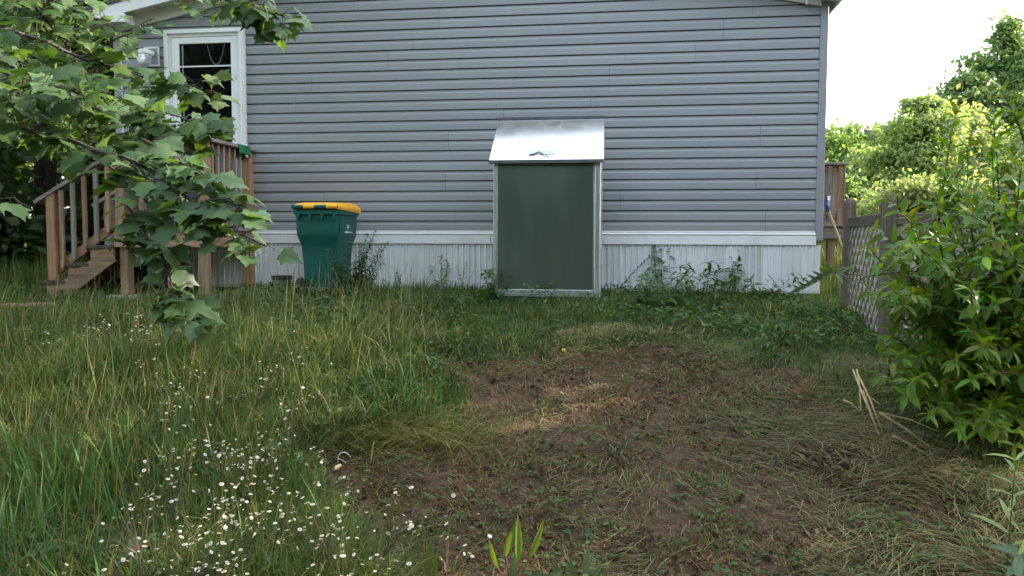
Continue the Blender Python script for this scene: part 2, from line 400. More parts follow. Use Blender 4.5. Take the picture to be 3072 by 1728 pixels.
# roof, soffit and fascia
def zs(u): return 3.815 + SL * (min(u - U0, U1 - u))
OV = .20
for sgn in (-1, 1):
    e = (U0 - .34) if sgn < 0 else (U1 + .20); c = UC
    ze, zc_ = zs(e), zs(c)
    P = [(e, ze), (c, zc_)] if sgn < 0 else [(c, zc_), (e, ze)]
    mb = MB(); mb.prism([(P[0][0], P[0][1] + .10), (P[1][0], P[1][1] + .10), (P[1][0], P[1][1] + .13), (P[0][0], P[0][1] + .13)], -OV - .03, 12.3); mb.build('roof', M_shingle, house)
    mb = MB(); mb.prism([(P[0][0], P[0][1] - .02), (P[1][0], P[1][1] - .02), (P[1][0], P[1][1] + .099), (P[0][0], P[0][1] + .099)], -OV - .018, -OV); mb.build('fascia', M_white, house)
    nb = 14
    for k in range(nb):
        t0, t1 = k / nb, (k + 1) / nb - .004
        a0, a1 = e + (c - e) * t0, e + (c - e) * t1
        q = sorted([(a0, zs(a0)), (a1, zs(a1))])
        mb = MB(); mb.prism([(q[0][0], q[0][1]), (q[1][0], q[1][1]), (q[1][0], q[1][1] + .02), (q[0][0], q[0][1] + .02)], -OV + .001, .02); mb.build('soffit_panel', M_soffit, house)
    mb = MB(); i0, i1 = sorted([(U0 if sgn < 0 else U1), c])
    mb.prism([(i0, zs(i0) - .125), (i1, zs(i1) - .125), (i1, zs(i1) - .001), (i0, zs(i0) - .001)], -.045, .02); mb.build('frieze_board', M_soffit, house)
    r0, r1 = sorted([e, (U0 + .18) if sgn < 0 else (U1 - .02)])
    mb = MB(); mb.box(r0, r1, -OV - .021, -.02, 3.735, 3.735 + .09, .004); mb.build('eave_return', M_white, house)
    mb = MB(); mb.box(min(e, e - sgn * .02), max(e, e - sgn * .02), -OV, 12.2, ze - .03, ze + .098); mb.build('fascia', M_white, house)
mb = MB(); mb.box(U0 + .225, U0 + .24, -.06, -.02, 3.66, 3.74); mb.build('trim_end', M_white, house)
mb = MB(); mb.lathe([(.012, 3.70), (.016, 3.712), (.016, 3.74)], 8, (2.79, -.06, 0)); mb.build('eave_fitting', M_white, house)
mb = MB(); mb.lathe([(.004, 0), (.004, .003)], 6, (2.82, -.0165, 3.365), 'y'); mb.build('screw_head', M_steel, house)

# ------------------------------------------------------------------ storm door
door = link('door', None, house); door['label'] = 'white framed full glass storm door'
D0, D1, DT, DB = -3.70, -2.808, 3.682, 1.615
mb = MB()
for (o, w0, w1) in ((.058, 0, .030), (.074, .030, .045), (.052, .045, .078)):
    mb.box(D0 + w0, D0 + w1, -o, -.0, DB, DT - w0); mb.box(D1 - w1, D1 - w0, -o, -.0, DB, DT - w0)
    mb.box(D0 + w1, D1 - w1, -o + .0004, -.0, DT - w1, DT - w0)
mb.build('door_frame', M_white, door)
G0, G1, GT = D0 + .165, D1 - .15, DT - .150
mb = MB(); mb.box(D0 + .080, G0, -.047, -.02, DB + .02, DT - .081, .004); mb.build('door_stile', M_white, door)
mb = MB(); mb.box(G1, D1 - .080, -.047, -.02, DB + .02, DT - .081, .004); mb.build('door_stile', M_white, door)
mb = MB(); mb.box(G0 + .0005, G1 - .0005, -.0465, -.02, GT, DT - .081, .004); mb.build('door_rail', M_white, door)
mb = MB(); mb.box(G0 + .0005, G1 - .0005, -.0465, -.02, DB + .02, DB + .22, .004); mb.build('door_rail', M_white, door)
mb = MB(); mb.box(G0 + .0005, G1 - .0005, -.043, -.034, 3.291, 3.305); mb.build('glazing_bar', M_white, door)
mb = MB(); mb.box(G0 + .0005, G1 - .0005, -.045, -.033, 2.690, 2.722, .003); mb.build('glazing_bar', M_white, door)
mb = MB(); mb.box(G0 + .0005, G1 - .0005, -.031, -.026, 2.63, 2.655); mb.build('sash_bar', M_track, door)
for (z0, z1) in ((3.306, GT - .001), (2.723, 3.290), (DB + .221, 2.689)):
    mb = MB(); mb.box(G0 + .001, G1 - .001, -.039, -.037, z0, z1); mb.build('window_pane', M_glass, door)
mb = MB(); mb.box(G0 - .02, G1 + .02, -.0195, -.0178, DB + .03, DT - .09); mb.build('interior_panel', M_dark, door)
mb = MB(); mb.box(G0 + .02, G0 + .035, -.0245, -.0197, DB + .2, DT - .16); mb.build('inner_edge', M_track, door)
for k in range(3):
    mb = MB(); mb.tube([(D1 - .093, -.051, 3.2 - k * .018), (D1 - .093, -.051, 3.19 - k * .018)], .006, 6); mb.build('hinge_pin', M_track, door)
# string of beads behind the glass
gar = house_root('bead_string', -3.13, .028, 3.42); tag(gar, 'white bead string looped behind the top of the door glass', 'beads')
bm = MB(); bm.lathe([(.0015, -.0045), (.005, 0), (.0015, .0045)], 6); me_b = bm.mesh(M_bead)
bpts = []
for k in range(27):
    t = -1 + 2 * k / 26; bpts.append((.098 * t, 0, .112 - .215 * (1 - abs(t) ** 2.3)))
cord = MB(); cord.tube(bpts, .0022, 5); cord.build('cord', M_bead, gar)
for p in bpts: link('bead', me_b, gar, loc=p)
# jelly jar porch lamp
lp = house_root('porch_lamp', -3.855, .018, 3.40); tag(lp, 'jelly jar porch lamp on white plate beside the door', 'lamp')
mb = MB()
mb.box(-.085, .085, -.016, .0, .10, .115); mb.box(-.085, .085, -.016, .0, -.085, -.07); mb.box(-.085, -.07, -.0155, 0, -.0695, .0995); mb.box(.07, .085, -.0155, 0, -.0695, .0995); mb.build('mounting_frame', M_white, lp)
mb = MB(); mb.box(-.0695, .0695, -.006, 0, -.0695, .0995); mb.build('mounting_plate', M_siding, lp)
mb = MB(); mb.tube([(.005, -.006, .045), (-.005, -.05, .05), (-.012, -.085, .05)], .03, 14); mb.lathe([(.062, .022), (.064, .03), (.064, .056), (.055, .066), (.02, .07)], 22, (-.02, -.105, 0)); mb.build('lamp_cap', M_white, lp, smooth=False)
mb = MB(); mb.lathe([(.055, .022), (.066, .0), (.070, -.03), (.066, -.06), (.05, -.088), (.025, -.098), (.004, -.10)], 24, (-.02, -.105, 0), capb=False); mb.build('glass_jar', M_jar, lp, smooth=True)
# ================================================================== porch deck with stairs
deck = house_root('porch_deck', -3.2, .5, 0); tag(deck, 'cedar porch deck with railing and stairs under the door', 'deck')
def dk(name, m, u0, u1, o0, o1, z0, z1, bev=.003, parent=None):     # u, off, z ranges
    mb = MB(); mb.box(u0 + 3.2, u1 + 3.2, .5 - o1, .5 - o0, z0, z1, bev); return mb.build(name, m, parent or deck)
def dkbar(name, m, a, b, w, t, parent=None):
    mb = MB(); q = lambda p: (p[0] + 3.2, .5 - p[1], p[2]); mb.bar(q(a), q(b), w, t); return mb.build(name, m, parent or deck)
A, B, OF, ZF = -3.69, -2.735, .99, 1.60                    # left, right, front, floor
for k in range(7):                                          # floor boards along the wall
    o1 = .03 + k * .140; dk('deck_board', M_wood['dx'] if k == 6 else M_wood['gx'], A - .025, B + .02, o1, o1 + .135, ZF - .03, ZF)
dk('rim_board', M_wood['x'], A, B - .039, OF - .039, OF - .001, 1.412, ZF - .031)
dk('rim_board', M_wood['oy'], B - .038, B, .04, OF, 1.414, ZF - .0315)
dk('rim_board', M_wood['dy'], A - .001, A + .037, .04, OF - .04, 1.414, ZF - .0315)
dk('joist', M_wood['dy'], -3.24, -3.2, .04, OF - .04, 1.43, ZF - .032)
def gz(u, off): 
    p = H(u, off, 0); return float(terr(p.x, p.y))
PS = .089
post_spots = [(A + .03, OF - .13), (B - .127, OF - .13), (B - .09, .03), (A + .03, .05)]
for i, (u, o) in enumerate(post_spots):
    dk('post', M_wood['z'] if i != 2 else M_wood['oz'], u, u + PS, o, o + PS, gz(u, o) - .02 if i else .955, 1.411, .005)
dk('post', M_wood['z'], -3.42, -3.42 + PS, .35, .35 + PS, .93, 1.411, .005)
pad = house_root('concrete_pad', A + .075, OF - .085, .0); tag(pad, 'mossy concrete footing pad under the front left deck post', 'footing')
mb = MB(); mb.box(-.15, .15, -.14, .14, .86, .954, .015); mb.build('pad_block', M_conc, pad)
pad2 = house_root('concrete_pad', -4.27, .9, .0); tag(pad2, 'concrete slab under the foot of the stairs', 'footing')
mb = MB(); mb.box(-.1, .22, -.16, .2, .84, .912, .012); mb.build('pad_block', M_conc, pad2)
# newels and railings
RT = 2.435
NW = [(B - .09, OF + .001), (A + .02, OF + .001)]
dk('newel_post', M_wood['oz'], NW[0][0], NW[0][0] + PS, OF - PS + .0, OF + .001, ZF + .001, RT - .035, .006)
dk('newel_post', M_wood['z'], NW[1][0], NW[1][0] + PS, OF - PS + .0, OF + .001, ZF + .001, RT - .035, .006)
dk('newel_post', M_wood['oz'], B - .089, B, .031, .031 + PS, ZF + .001, RT - .035, .006)
def railing(p0, p1, n, along):
    # p0,p1 = (u,off) ends; balusters nailed outside the rails
    if along == 'u':
        dk('rail_cap', M_wood['gx'], p0[0], p1[0], OF - .115, OF + .035, RT - .034, RT, .006)
        dk('rail', M_wood['ox'], p0[0] + PS, p1[0] - PS - .001, OF - .075, OF - .039, RT - .124, RT - .0345)
        dk('rail', M_wood['ox'], p0[0] + PS, p1[0] - PS - .001, OF - .075, OF - .039, ZF + .06, ZF + .15)
        for k in range(n):
            u = p0[0] + PS + (p1[0] - p0[0] - 2 * PS) * (k + .75) / (n + .5) - .019
            dk('baluster', M_wood['z'] if k % 2 else M_wood['gz'], u, u + .036, OF - .0385, OF - .003, ZF + .03, RT - .0345)
    else:
        dk('rail_cap', M_wood['gy'], B - .115, B + .035, p0[1], p1[1], RT - .0335, RT + .0005, .006)
        dk('rail', M_wood['oy'], B - .075, B - .039, p0[1] + PS, p1[1] - PS, RT - .124, RT - .035)
        dk('rail', M_wood['oy'], B - .075, B - .039, p0[1] + PS, p1[1] - PS, ZF + .06, ZF + .15)
        for k in range(n):
            o = p0[1] + PS + (p1[1] - p0[1] - 2 * PS) * (k + .75) / (n + .5) - .019
            dk('baluster', M_wood['gz'] if k % 3 else M_wood['z'], B - .0385, B - .003, o, o + .036, 1.50, RT - .035)
railing((A + .02, 0), (B - .116, 0), 6, 'u')
railing((0, .025), (0, OF + .037), 7, 'o')
# stairs run to the left along the wall: three treads below the floor
treads = [(-4.455, 1.086), (-4.205, 1.258), (-3.965, 1.430)]
for (u, zt) in treads:
    for j in range(2):
        dk('tread', M_wood['dy'], u + j * .135, u + .129 + j * .135, .03, OF + .02, zt - .034, zt, .004)
for k, (u, zt) in enumerate(treads):
    dk('riser', M_wood['y'], u + .03, u + .05, .06, OF - .041, (.93 if k == 0 else treads[k - 1][1] + .001), zt - .0345)
def stringer(off0, off1, m):
    mb = MB(); q = []
    pts = [(-4.41, .905), (-4.41, 1.051), (-4.176, 1.051), (-4.176, 1.223), (-3.936, 1.223), (-3.936, 1.395), (-3.70, 1.395), (-3.70, 1.34), (-4.17, .905)]
    mb.prism([(u + 3.2, zz) for u, zz in pts], .5 - off1, .5 - off0); mb.build('stringer', m, deck)
stringer(OF - .04, OF - .002, M_wood['x']); stringer(.05, .09, M_wood['dx'])
dkbar('stringer_face', M_wood['x'], (-4.335, OF + .008, .915), (-3.71, OF + .008, 1.345), .019, .155)
dk('stair_cleat', M_wood['oz'], -3.735, -3.70, OF - .035, OF + .004, 1.31, 1.41)
dk('newel_post', M_wood['oz'], -4.385, -4.385 + PS, OF - PS + .012, OF + .012, 1.087, 1.93, .006)
dk('newel_post', M_wood['gz'], -4.385, -4.385 + PS, .05, .05 + PS, 1.087, 1.93, .006)
sl = (2.30 - 1.875) / (-3.70 + 4.47)
for o in (OF - .04, .1):
    dkbar('handrail', M_wood['gx'], (-4.50, o, 1.84), (-3.66, o, 1.84 + sl * .84), .13, .034)
    dkbar('stair_rail', M_wood['ox'], (-4.30, o, 1.20), (-3.68, o, 1.20 + sl * .62 * 1.28), .036, .085)
for k in range(5):
    u = -4.245 + k * .121; zb = 1.17 + (u + 4.30) * sl * 1.28
    dk('baluster', M_wood['z'] if k % 2 == 0 else M_wood['gz'], u, u + .036, OF - .0215, OF + .0135, zb, 1.815 + (u + 4.5) * sl)
    dk('baluster', M_wood['gz'], u, u + .036, .045, .081, zb, 1.815 + (u + 4.5) * sl)
# things on the railing
tw = house_root('hanging_towel', -2.99, OF + .037, RT); tag(tw, 'grey striped towel hung over the front porch railing', 'towel')
def cloth(name, wid, drop, back, m, parent, waves=4, amp=.008, depth=.16, seed=0):
    r = random.Random(seed); n = 26; prof = [(0.006, -drop)] + [(0.004, -drop * t) for t in (.75, .5, .25)] + [(.004, .0), (-.004, .006), (-depth / 2, .007), (-depth, .006), (-depth - .008, 0), (-depth - .008, -back * .5), (-depth - .010, -back)]
    vs = []; fs = []
    for j, (o, zz) in enumerate(prof):
        for i in range(n):
            t = i / (n - 1); fall = min(1, max(0, -zz / .12)); 
            vs.append(((t - .5) * wid * (1 - .08 * fall), -(o + amp * fall * (math.sin(t * waves * 6.28 + .4) + .5 * math.sin(t * waves * 13 + 1)) + amp * fall), zz - (.012 * math.sin(t * 5 + seed) if j == 0 else 0)))
    for j in range(len(prof) - 1):
        for i in range(n - 1): fs.append((j * n + i, j * n + i + 1, (j + 1) * n + i + 1, (j + 1) * n + i))
    mb = MB(); mb.add(vs, fs); o = mb.build(name, m, parent, smooth=True)
    so = o.modifiers.new('thick', 'SOLIDIFY'); so.thickness = .003; return o
cloth('towel_cloth', .135, .30, .24, M_towel, tw, 4, .009, .152)
gc = house_root('draped_cloth', B + .037, .30, RT + .001); tag(gc, 'small dark green cloth draped over the side porch rail', 'cloth')
gc.rotation_euler = (0, 0, -YAW + R(90))
cloth('cloth_flap', .25, .095, .05, M_gcloth, gc, 1.2, .003, .152, 3)
mb = MB(); mb.lathe([(.002, -.012), (.012, -.006), (.014, .004), (.006, .012)], 9, (.03, -.008, -.105)); mb.build('white_tassel', M_print, gc)
ba = house_root('dark_bag', -3.22, .42, ZF); tag(ba, 'black bag standing on the porch floor behind the balusters', 'bag')
def rrect(w, d, z, r=.03, n=4, cx=0, cy=0):
    p = []
    for (sx, sy, a0) in ((1, 1, 0), (-1, 1, 90), (-1, -1, 180), (1, -1, 270)):
        for k in range(n + 1):
            a = R(a0 + 90 * k / n); p.append((cx + sx * (w / 2 - r) + r * math.cos(a), cy + sy * (d / 2 - r) + r * math.sin(a), z))
    return p
mb = MB(); mb.loft([rrect(.34, .2, 0.001, .06), rrect(.40, .24, .08, .07), rrect(.38, .22, .26, .07), rrect(.26, .1, .34, .04), rrect(.1, .05, .37, .02)]); mb.build('bag_body', M_black, ba, smooth=True)
mb = MB(); mb.tube([(-.08, 0, .34), (-.06, 0, .43), (.06, 0, .43), (.08, 0, .34)], .01, 6); mb.build('bag_handle', M_black, ba)
pv = empty('paver', (-4.45, 7.33, float(terr(-4.45, 7.33))), R(14)); tag(pv, 'worn red paver slab at the foot of the stairs', 'paver')
mb = MB(); mb.box(-.24, .24, -.17, .17, -.05, .045, .012); mb.build('paver_slab', M_paver, pv)
# ================================================================== deck at the far side of the house
rd = empty('side_deck', (4.1, 10.8, 0), -YAW); tag(rd, 'far cedar deck corner with railing beyond the house corner', 'deck')
def rdk(name, m, *b, bev=.004): mb = MB(); mb.box(*b, bev); return mb.build(name, m, rd)
rdk('newel_post', M_wood['z'], .26, .35, .0, .09, 1.715, 2.50)
rdk('rail_cap', M_wood['gy'], .23, .38, -.03, 2.4, 2.501, 2.535)
rdk('rail_cap', M_wood['gx'], -.8, .229, -.03, .11, 2.502, 2.534)
rdk('rail', M_wood['ox'], -.8, .259, .03, .068, 2.40, 2.4995)
rdk('rail', M_wood['gx'], -.8, .259, .03, .068, 1.77, 1.86)
for k in range(5): rdk('baluster', M_wood['gz'], -.06 - k * .13 + .19, -.06 - k * .13 + .228, -.008, .0295, 1.74, 2.4995)
for k in range(9): rdk('baluster', M_wood['gz'], .35, .386, .2 + k * .13, .236 + k * .13, 1.74, 2.4995)
rdk('deck_board', M_wood['gx'], -.9, .40, -.05, 2.4, 1.682, 1.714)
rdk('rim_board', M_wood['gx'], -.9, .375, -.005, .035, 1.52, 1.6815)
rdk('rim_board', M_wood['gy'], .337, .376, .0355, 2.4, 1.52, 1.6815)
rdk('post', M_wood['z'], .16, .25, .05, .14, 1.0, 1.519)
rdk('post', M_wood['z'], .16, .25, 2.2, 2.29, 1.0, 1.519)
sh = empty('snow_shovel', (4.44, 10.42, 1.05)); tag(sh, 'upturned blue snow shovel with wooden handle leaning by the far deck', 'shovel')
top = at(2484, 624, 10.5); low = Vector((4.52, 10.42, 1.10)); d = top - low
mb = MB(); mb.tube([(0, 0, 0), top - Vector(sh.location)], .016, 8); mb.build('handle', M_handle, sh)
ax = Vector((.06, 0, 1)).normalized(); b0 = top - Vector(sh.location) + Vector((.012, 0, 0)); sd = Vector((0.3, 1, 0)).normalized(); nn = ax.cross(sd).normalized()
rings = []
for (t, w) in ((-.03, .04), (.005, .13), (.05, .19), (.12, .20), (.165, .17), (.18, .10)):
    up_ = []; dn = []
    for k in range(7):
        q = -1 + k / 3; p = b0 + ax * t + sd * (q * w) + nn * (.05 * (q * q)); up_.append(p + nn * .004); dn.append(p - nn * .004)
    rings.append(up_ + dn[::-1])
mb = MB(); mb.loft(rings); mb.build('blade', M_blue, sh, smooth=False)
# ================================================================== galvanised storage bin
BU0, BU1, BO0, BO1, BZ = -.045, .915, .47, .90, .955
bn = house_root('metal_bin', (BU0 + BU1) / 2, BO1, BZ); tag(bn, 'tall galvanised metal storage bin with sloped lid against the wall', 'storage bin')
w2 = (BU1 - BU0) / 2; dp = BO1 - BO0; hf = 1.240; hb = 1.635
def bb(name, m, *b, bev=.003, parent=None): mb = MB(); mb.box(*b, bev); return mb.build(name, m, parent or bn)
mb = MB(); nx, nz = 12, 16; vs = []; fs = []
for j in range(nz + 1):
    for i in range(nx + 1):
        s_, t_ = i / nx, j / nz
        bow = .006 * math.sin(math.pi * s_) * math.sin(math.pi * t_) + .005 * math.exp(-((s_ - .93) / .05) ** 2) * math.sin(math.pi * t_) ** .5
        vs.append((-w2 + .036 + (2 * w2 - .095) * s_, .012 - bow, .095 + (hf - .125) * t_))
for j in range(nz):
    for i in range(nx): k = j * (nx + 1) + i; fs.append((k, k + 1, k + nx + 2, k + nx + 1))
mb.add(vs, fs); mb.build('front_panel', M_galv, bn, smooth=True)
bb('backing', M_steel, -w2 + .03, w2 - .05, .022, .03, .06, hf - .02)
bb('corner_flange', M_galv2, -w2, -w2 + .034, -.004, .05, .03, hf - .004, bev=.004)
bb('corner_flange', M_galv2, w2 - .058, w2, -.004, .05, .03, hf - .004, bev=.010)
bb('panel_bead', M_chrome, -w2 + .0345, -w2 + .042, .002, .012, .09, hf - .03, bev=.002)
bb('panel_bead', M_chrome, w2 - .066, w2 - .0585, .002, .012, .09, hf - .03, bev=.002)
bb('sill_strip', M_galv2, -w2 + .0345, w2 - .0585, .0, .012, .03, .094)
for sx in (-1, 1):
    mb = MB(); x0, x1 = (w2 - .012, w2) if sx > 0 else (-w2, -w2 + .012)
    mb.add([(x, y, z) for x in (x0, x1) for (y, z) in ((.051, .03), (dp, .03), (dp, hb - .015), (.051, hf + .03))],
           [(0, 1, 2, 3), (7, 6, 5, 4), (0, 4, 5, 1), (1, 5, 6, 2), (2, 6, 7, 3), (3, 7, 4, 0)])
    mb.build('side_panel', M_galv2 if sx > 0 else M_galv, bn)  # lighter metal copy on the brighter-lit right, darkened copy on the left
bb('back_panel', M_galv, -w2 + .013, w2 - .013, dp - .012, dp, .03, hb - .02)
bb('base_frame', M_steel, -w2 + .004, w2 - .004, .012, dp, -.02, .029)
# lid: a sloped folded sheet
a0 = math.atan2(hb - hf, dp)
lw0, lw1 = -w2 - .03, w2 + .022
yf, zf, yb, zb = -.035, hf + .006, dp + .0, hb + .03
lid = MB(); lid.add([(lw0, yf, zf), (lw1, yf, zf), (lw1 - .012, yb, zb), (lw0 + .008, yb, zb), (lw0, yf + .006, zf - .018), (lw1, yf + .006, zf - .018), (lw1 - .012, yb, zb - .02), (lw0 + .008, yb, zb - .02)],
                    [(0, 1, 2, 3), (7, 6, 5, 4), (0, 4, 5, 1), (1, 5, 6, 2), (2, 6, 7, 3), (3, 7, 4, 0)])
lo = lid.build('lid', M_lid, bn)
bb('lid_lip', M_steel, lw0 - .002, lw1 + .002, yf - .008, yf + .004, zf - .034, zf - .001, parent=lo)
bb('hinge_strip', M_steel, lw0 + .007, lw1 - .011, yb - .006, yb + .016, zb + .0005, zb + .026, parent=lo)
def on_lid(x, t, h=.0): return (x, yf + (yb - yf) * t - h * math.sin(a0), zf + (zb - zf) * t + h * math.cos(a0))
lk = MB(); lk.lathe([(.013, 0), (.015, .004), (.012, .009), (.004, .0095)], 14); k_ = lk.build('lock', M_chrome, lo); k_.location = on_lid(.085, .78, .001); k_.rotation_euler = (a0, 0, 0)
lk = MB(); lk.lathe([(.006, 0), (.006, .005), (.002, .007)], 10); k_ = lk.build('rivet', M_steel, lo); k_.location = on_lid(.075, .91, .001); k_.rotation_euler = (a0, 0, 0)
pl = MB(); pl.box(-.122, .122, -.034, .034, 0, .003, .001); k_ = pl.build('latch_plate', M_galv2, lo); k_.location = on_lid(-.045, .165, .001); k_.rotation_euler = (a0, 0, 0)
cd = MB(); cd.tube([on_lid(-.165, .10, .006), on_lid(-.12, .115, .008), on_lid(-.075, .16, .012), on_lid(-.03, .10, .010), on_lid(.0, .07, .008), on_lid(.025, .065, .006)], .0045, 7); cd.build('pull_cord', M_steel, lo)
# chains, hooks and tag on the sides
for sx in (-1, 1):
    X = w2 + .010 if sx > 0 else -w2 - .020
    ch = MB(); ch.tube([(X + sx * .012, dp * .75, hb - .10), (X + sx * .016, dp * .6, hb - .30), (X + sx * .012, dp * .5, hb - .42)], .003, 6); ch.build('stay_chain', M_steel, bn)
    hk = MB(); hk.tube([(X - sx * .006, .06, .58), (X + sx * .01, .05, .575), (X + sx * .012, .048, .52), (X + sx * .002, .05, .50), (X - sx * .004, .055, .515)], .004, 6); hk.build('hook', M_chrome, bn)
bb('paper_label', M_print, w2 + .0005, w2 + .0025, .20, .215, .86, 1.09, bev=0)
tg = MB(); tg.box(-.006, .006, -.014, .014, -.045, .045, .005); tg.build('yellow_tag', M_tag, bn, loc=(-w2 - .022, .30, .80))
# ================================================================== wheeled refuse cart
ct = house_root('wheeled_cart', -1.735, .85, .93); tag(ct, 'green wheeled refuse cart with yellow lid in front of the skirting', 'refuse cart')
CW, CD = .425, .60; cy = CD / 2
def ring(w, d, z, yo=0, r=.045): return rrect(w, d, z, r, 4, 0, cy + yo)
mb = MB(); mb.loft([ring(.30, .40, .05, .0, .05), ring(.315, .43, .12), ring(.335, .46, .35), ring(.35, .48, .47), ring(.365, .50, .52), ring(.395, .545, .575), ring(.412, .57, .61), ring(.416, .575, .68), ring(.425, .59, .805)], capt=False)
body = mb.build('cart_body', M_green, ct, smooth=True)
mb = MB(); mb.loft([ring(.428, .595, .792, 0, .04), ring(.452, .622, .798, 0, .045), ring(.456, .626, .835, 0, .045), ring(.42, .59, .838, 0, .04)], capb=False, capt=False); mb.build('rim', M_green, ct)
for k in range(4):
    x = -.175 + k * .117; mb = MB(); mb.prism([(x, .735), (x + .006, .735), (x + .03, .80), (x + .0, .80)], -.022, .004); mb.build('gusset', M_green, ct)
mb = MB(); mb.box(CW / 2 - .003, CW / 2 + .002, .055, .066, .64, .79); mb.build('side_slot', M_black, ct)
# hinge bar in four sleeves
xs = [-.226, -.112, -.002, .112, .226]
for k in range(4):
    mb = MB(); mb.lathe([(.019, xs[k] + .004), (.0195, xs[k] + .006), (.0195, xs[k + 1] - .004), (.019, xs[k + 1] - .002)], 14, (0, -.018, .864), 'x')
    mb.build('hinge_sleeve', (M_green, M_yellow, M_green, M_yellow)[k], ct, smooth=False)
mb = MB(); mb.lathe([(.010, .224), (.010, .2265)], 12, (0, -.018, .864), 'x'); mb.build('hinge_pin', M_black, ct)
# lid: domed, lower towards the front edge
lid = MB()
def lring(w, d, z0, z1, yo, r=.04):
    out = []
    for (x, y, z) in rrect(w, d, 0, r, 4, 0, cy + yo):
        t = (y + .03) / .66; out.append((x, y, z0 + (z1 - z0) * t))
    return out
lid.loft([lring(.468, .655, .846, .818, .022), lring(.472, .66, .866, .848, .022), lring(.455, .64, .88, .872, .02), lring(.42, .58, .897, .905, .01, .06), lring(.33, .46, .905, .925, .01, .06)])
l_ = lid.build('lid', M_yellow, ct)
mb = MB(); mb.add([(-.11, .10, .911), (.12, .12, .912), (.11, .30, .921), (-.13, .28, .920)], [(0, 1, 2, 3)]); mb.build('lid_sticker', M_sticker, l_)
# lettering on the right side
def text_mesh(s, size, m):
    cu = bpy.data.curves.new('t', 'FONT'); cu.body = s; cu.size = size; cu.extrude = .0004; cu.align_x = 'CENTER'; cu.resolution_u = 2
    o = bpy.data.objects.new('t', cu); COL.objects.link(o); bpy.context.view_layer.update()
    me = bpy.data.meshes.new_from_object(o.evaluated_get(bpy.context.evaluated_depsgraph_get())); bpy.data.objects.remove(o); me.materials.clear(); me.materials.append(m); return me
sx = .2085
for (s_, y_, z_, sz, m_) in (('W', .30, .655, .085, M_print), ('B', .375, .655, .085, M_printf)):
    link('lettering', text_mesh(s_, sz, m_), ct, loc=(sx, y_, z_), rot=(R(90), 0, R(90)), scale=(.8, 1.0, 1))
mb = MB(); yy = .22
for k, wd in enumerate((.03, .022, .035, .012, .028, .03, .024, .03)):
    h_ = .018 if k < 3 else .012
    mb.box(sx - .001, sx + .0005, yy, yy + wd * .8, .628 - (.005 if k < 3 else 0), .628 + h_ * .7); yy += wd
mb.build('small_print', M_print, ct)
for s_ in (-1, 1):
    w = MB(); w.lathe([(.03, -.028), (.085, -.026), (.098, -.016), (.10, 0), (.098, .016), (.085, .026), (.03, .028)], 22, (0, 0, 0), 'x')
    wl = w.build('wheel', M_black, ct, loc=(s_ * .178, .055, .10))
    h = MB(); h.lathe([(.028, -.033), (.03, -.03), (.03, .03), (.028, .033)], 12, (0, 0, 0), 'x'); h.build('hub', M_steel, wl)
mb = MB(); mb.tube([(-.178, .055, .10), (.178, .055, .10)], .010, 8); mb.build('axle', M_steel, ct)
# ================================================================== bucket
bk = house_root('bucket', -2.335, .27, .935); tag(bk, 'small pale green plastic bucket beside the cart wheel', 'bucket')
mb = MB(); mb.lathe([(.078, 0), (.082, .003), (.097, .165), (.100, .168), (.100, .182), (.0955, .183), (.0955, .168), (.076, .004), (.0, .004)], 26, capb=True, capt=False); mb.build('bucket_body', M_bucket, bk, smooth=False)
for (r, z0, z1) in ((.1035, .150, .162), (.1045, .172, .185)):
    mb = MB(); mb.lathe([(r - .005, z0 - .001), (r, z0), (r, z1), (r - .005, z1 + .001)], 26, capb=False, capt=False); mb.build('rim_band', M_black, bk)
mb = MB(); mb.lathe([(.017, -.004), (.017, .004)], 12, (-.075, -.062, .095), 'y'); mb.build('handle_lug', M_black, bk)
mb = MB()
for rw in range(2):
    a = -1.95
    for k in range(6):
        wd = (.10, .13, .08, .12, .11, .14)[(k + rw * 2) % 6]; rr = .0935 - rw * .003 + .0016
        zz = .094 - rw * .027; p = []
        for q in (a, a + wd * .75): p += [(rr * math.cos(q), rr * math.sin(q), zz), (rr * math.cos(q) * 1.012, rr * math.sin(q) * 1.012, zz + .015)]
        mb.add(p, [(0, 2, 3, 1)]); a += wd
mb.build('faint_print', M_bprint, bk)
# ================================================================== lattice fence
fc = empty('lattice_fence', (2.77, 5.9, .60)); tag(fc, 'weathered grey wooden lattice fence with square posts behind the shrub', 'fence')
P2, P1, P3 = Vector((2.77, 5.9)), Vector((3.07, 7.3)), Vector((5.1, 5.85))
def frot(d): return math.atan2(d.y, d.x)
def fpost(p, z0, z1, ang, lean=0):
    mb = MB(); h = .046; mb.loft([[(-h, -h, 0), (h, -h, 0), (h, h, 0), (-h, h, 0)], [(-h, -h, z1 - z0 - .05), (h, -h, z1 - z0 - .05), (h, h, z1 - z0 - .05), (-h, h, z1 - z0 - .05)], [(-h * .75, -h * .75, z1 - z0 - .02), (h * .75, -h * .75, z1 - z0 - .02), (h * .75, h * .75, z1 - z0 - .02), (-h * .75, h * .75, z1 - z0 - .02)], [(-h * .3, -h * .3, z1 - z0), (h * .3, -h * .3, z1 - z0), (h * .3, h * .3, z1 - z0), (-h * .3, h * .3, z1 - z0)]])
    return mb.build('fence_post', M_wood['fz'], fc, loc=(p.x - 2.77, p.y - 5.9, z0 - .60), rot=(0, lean, ang))
d12 = (P1 - P2); a12 = frot(d12); d23 = (P3 - P2); a23 = frot(d23)
fpost(P2, .60, 1.845, a12, R(1.2)); fpost(P1, .80, 1.885, a12, R(1.0)); fpost(P3, .55, 1.85, a23)
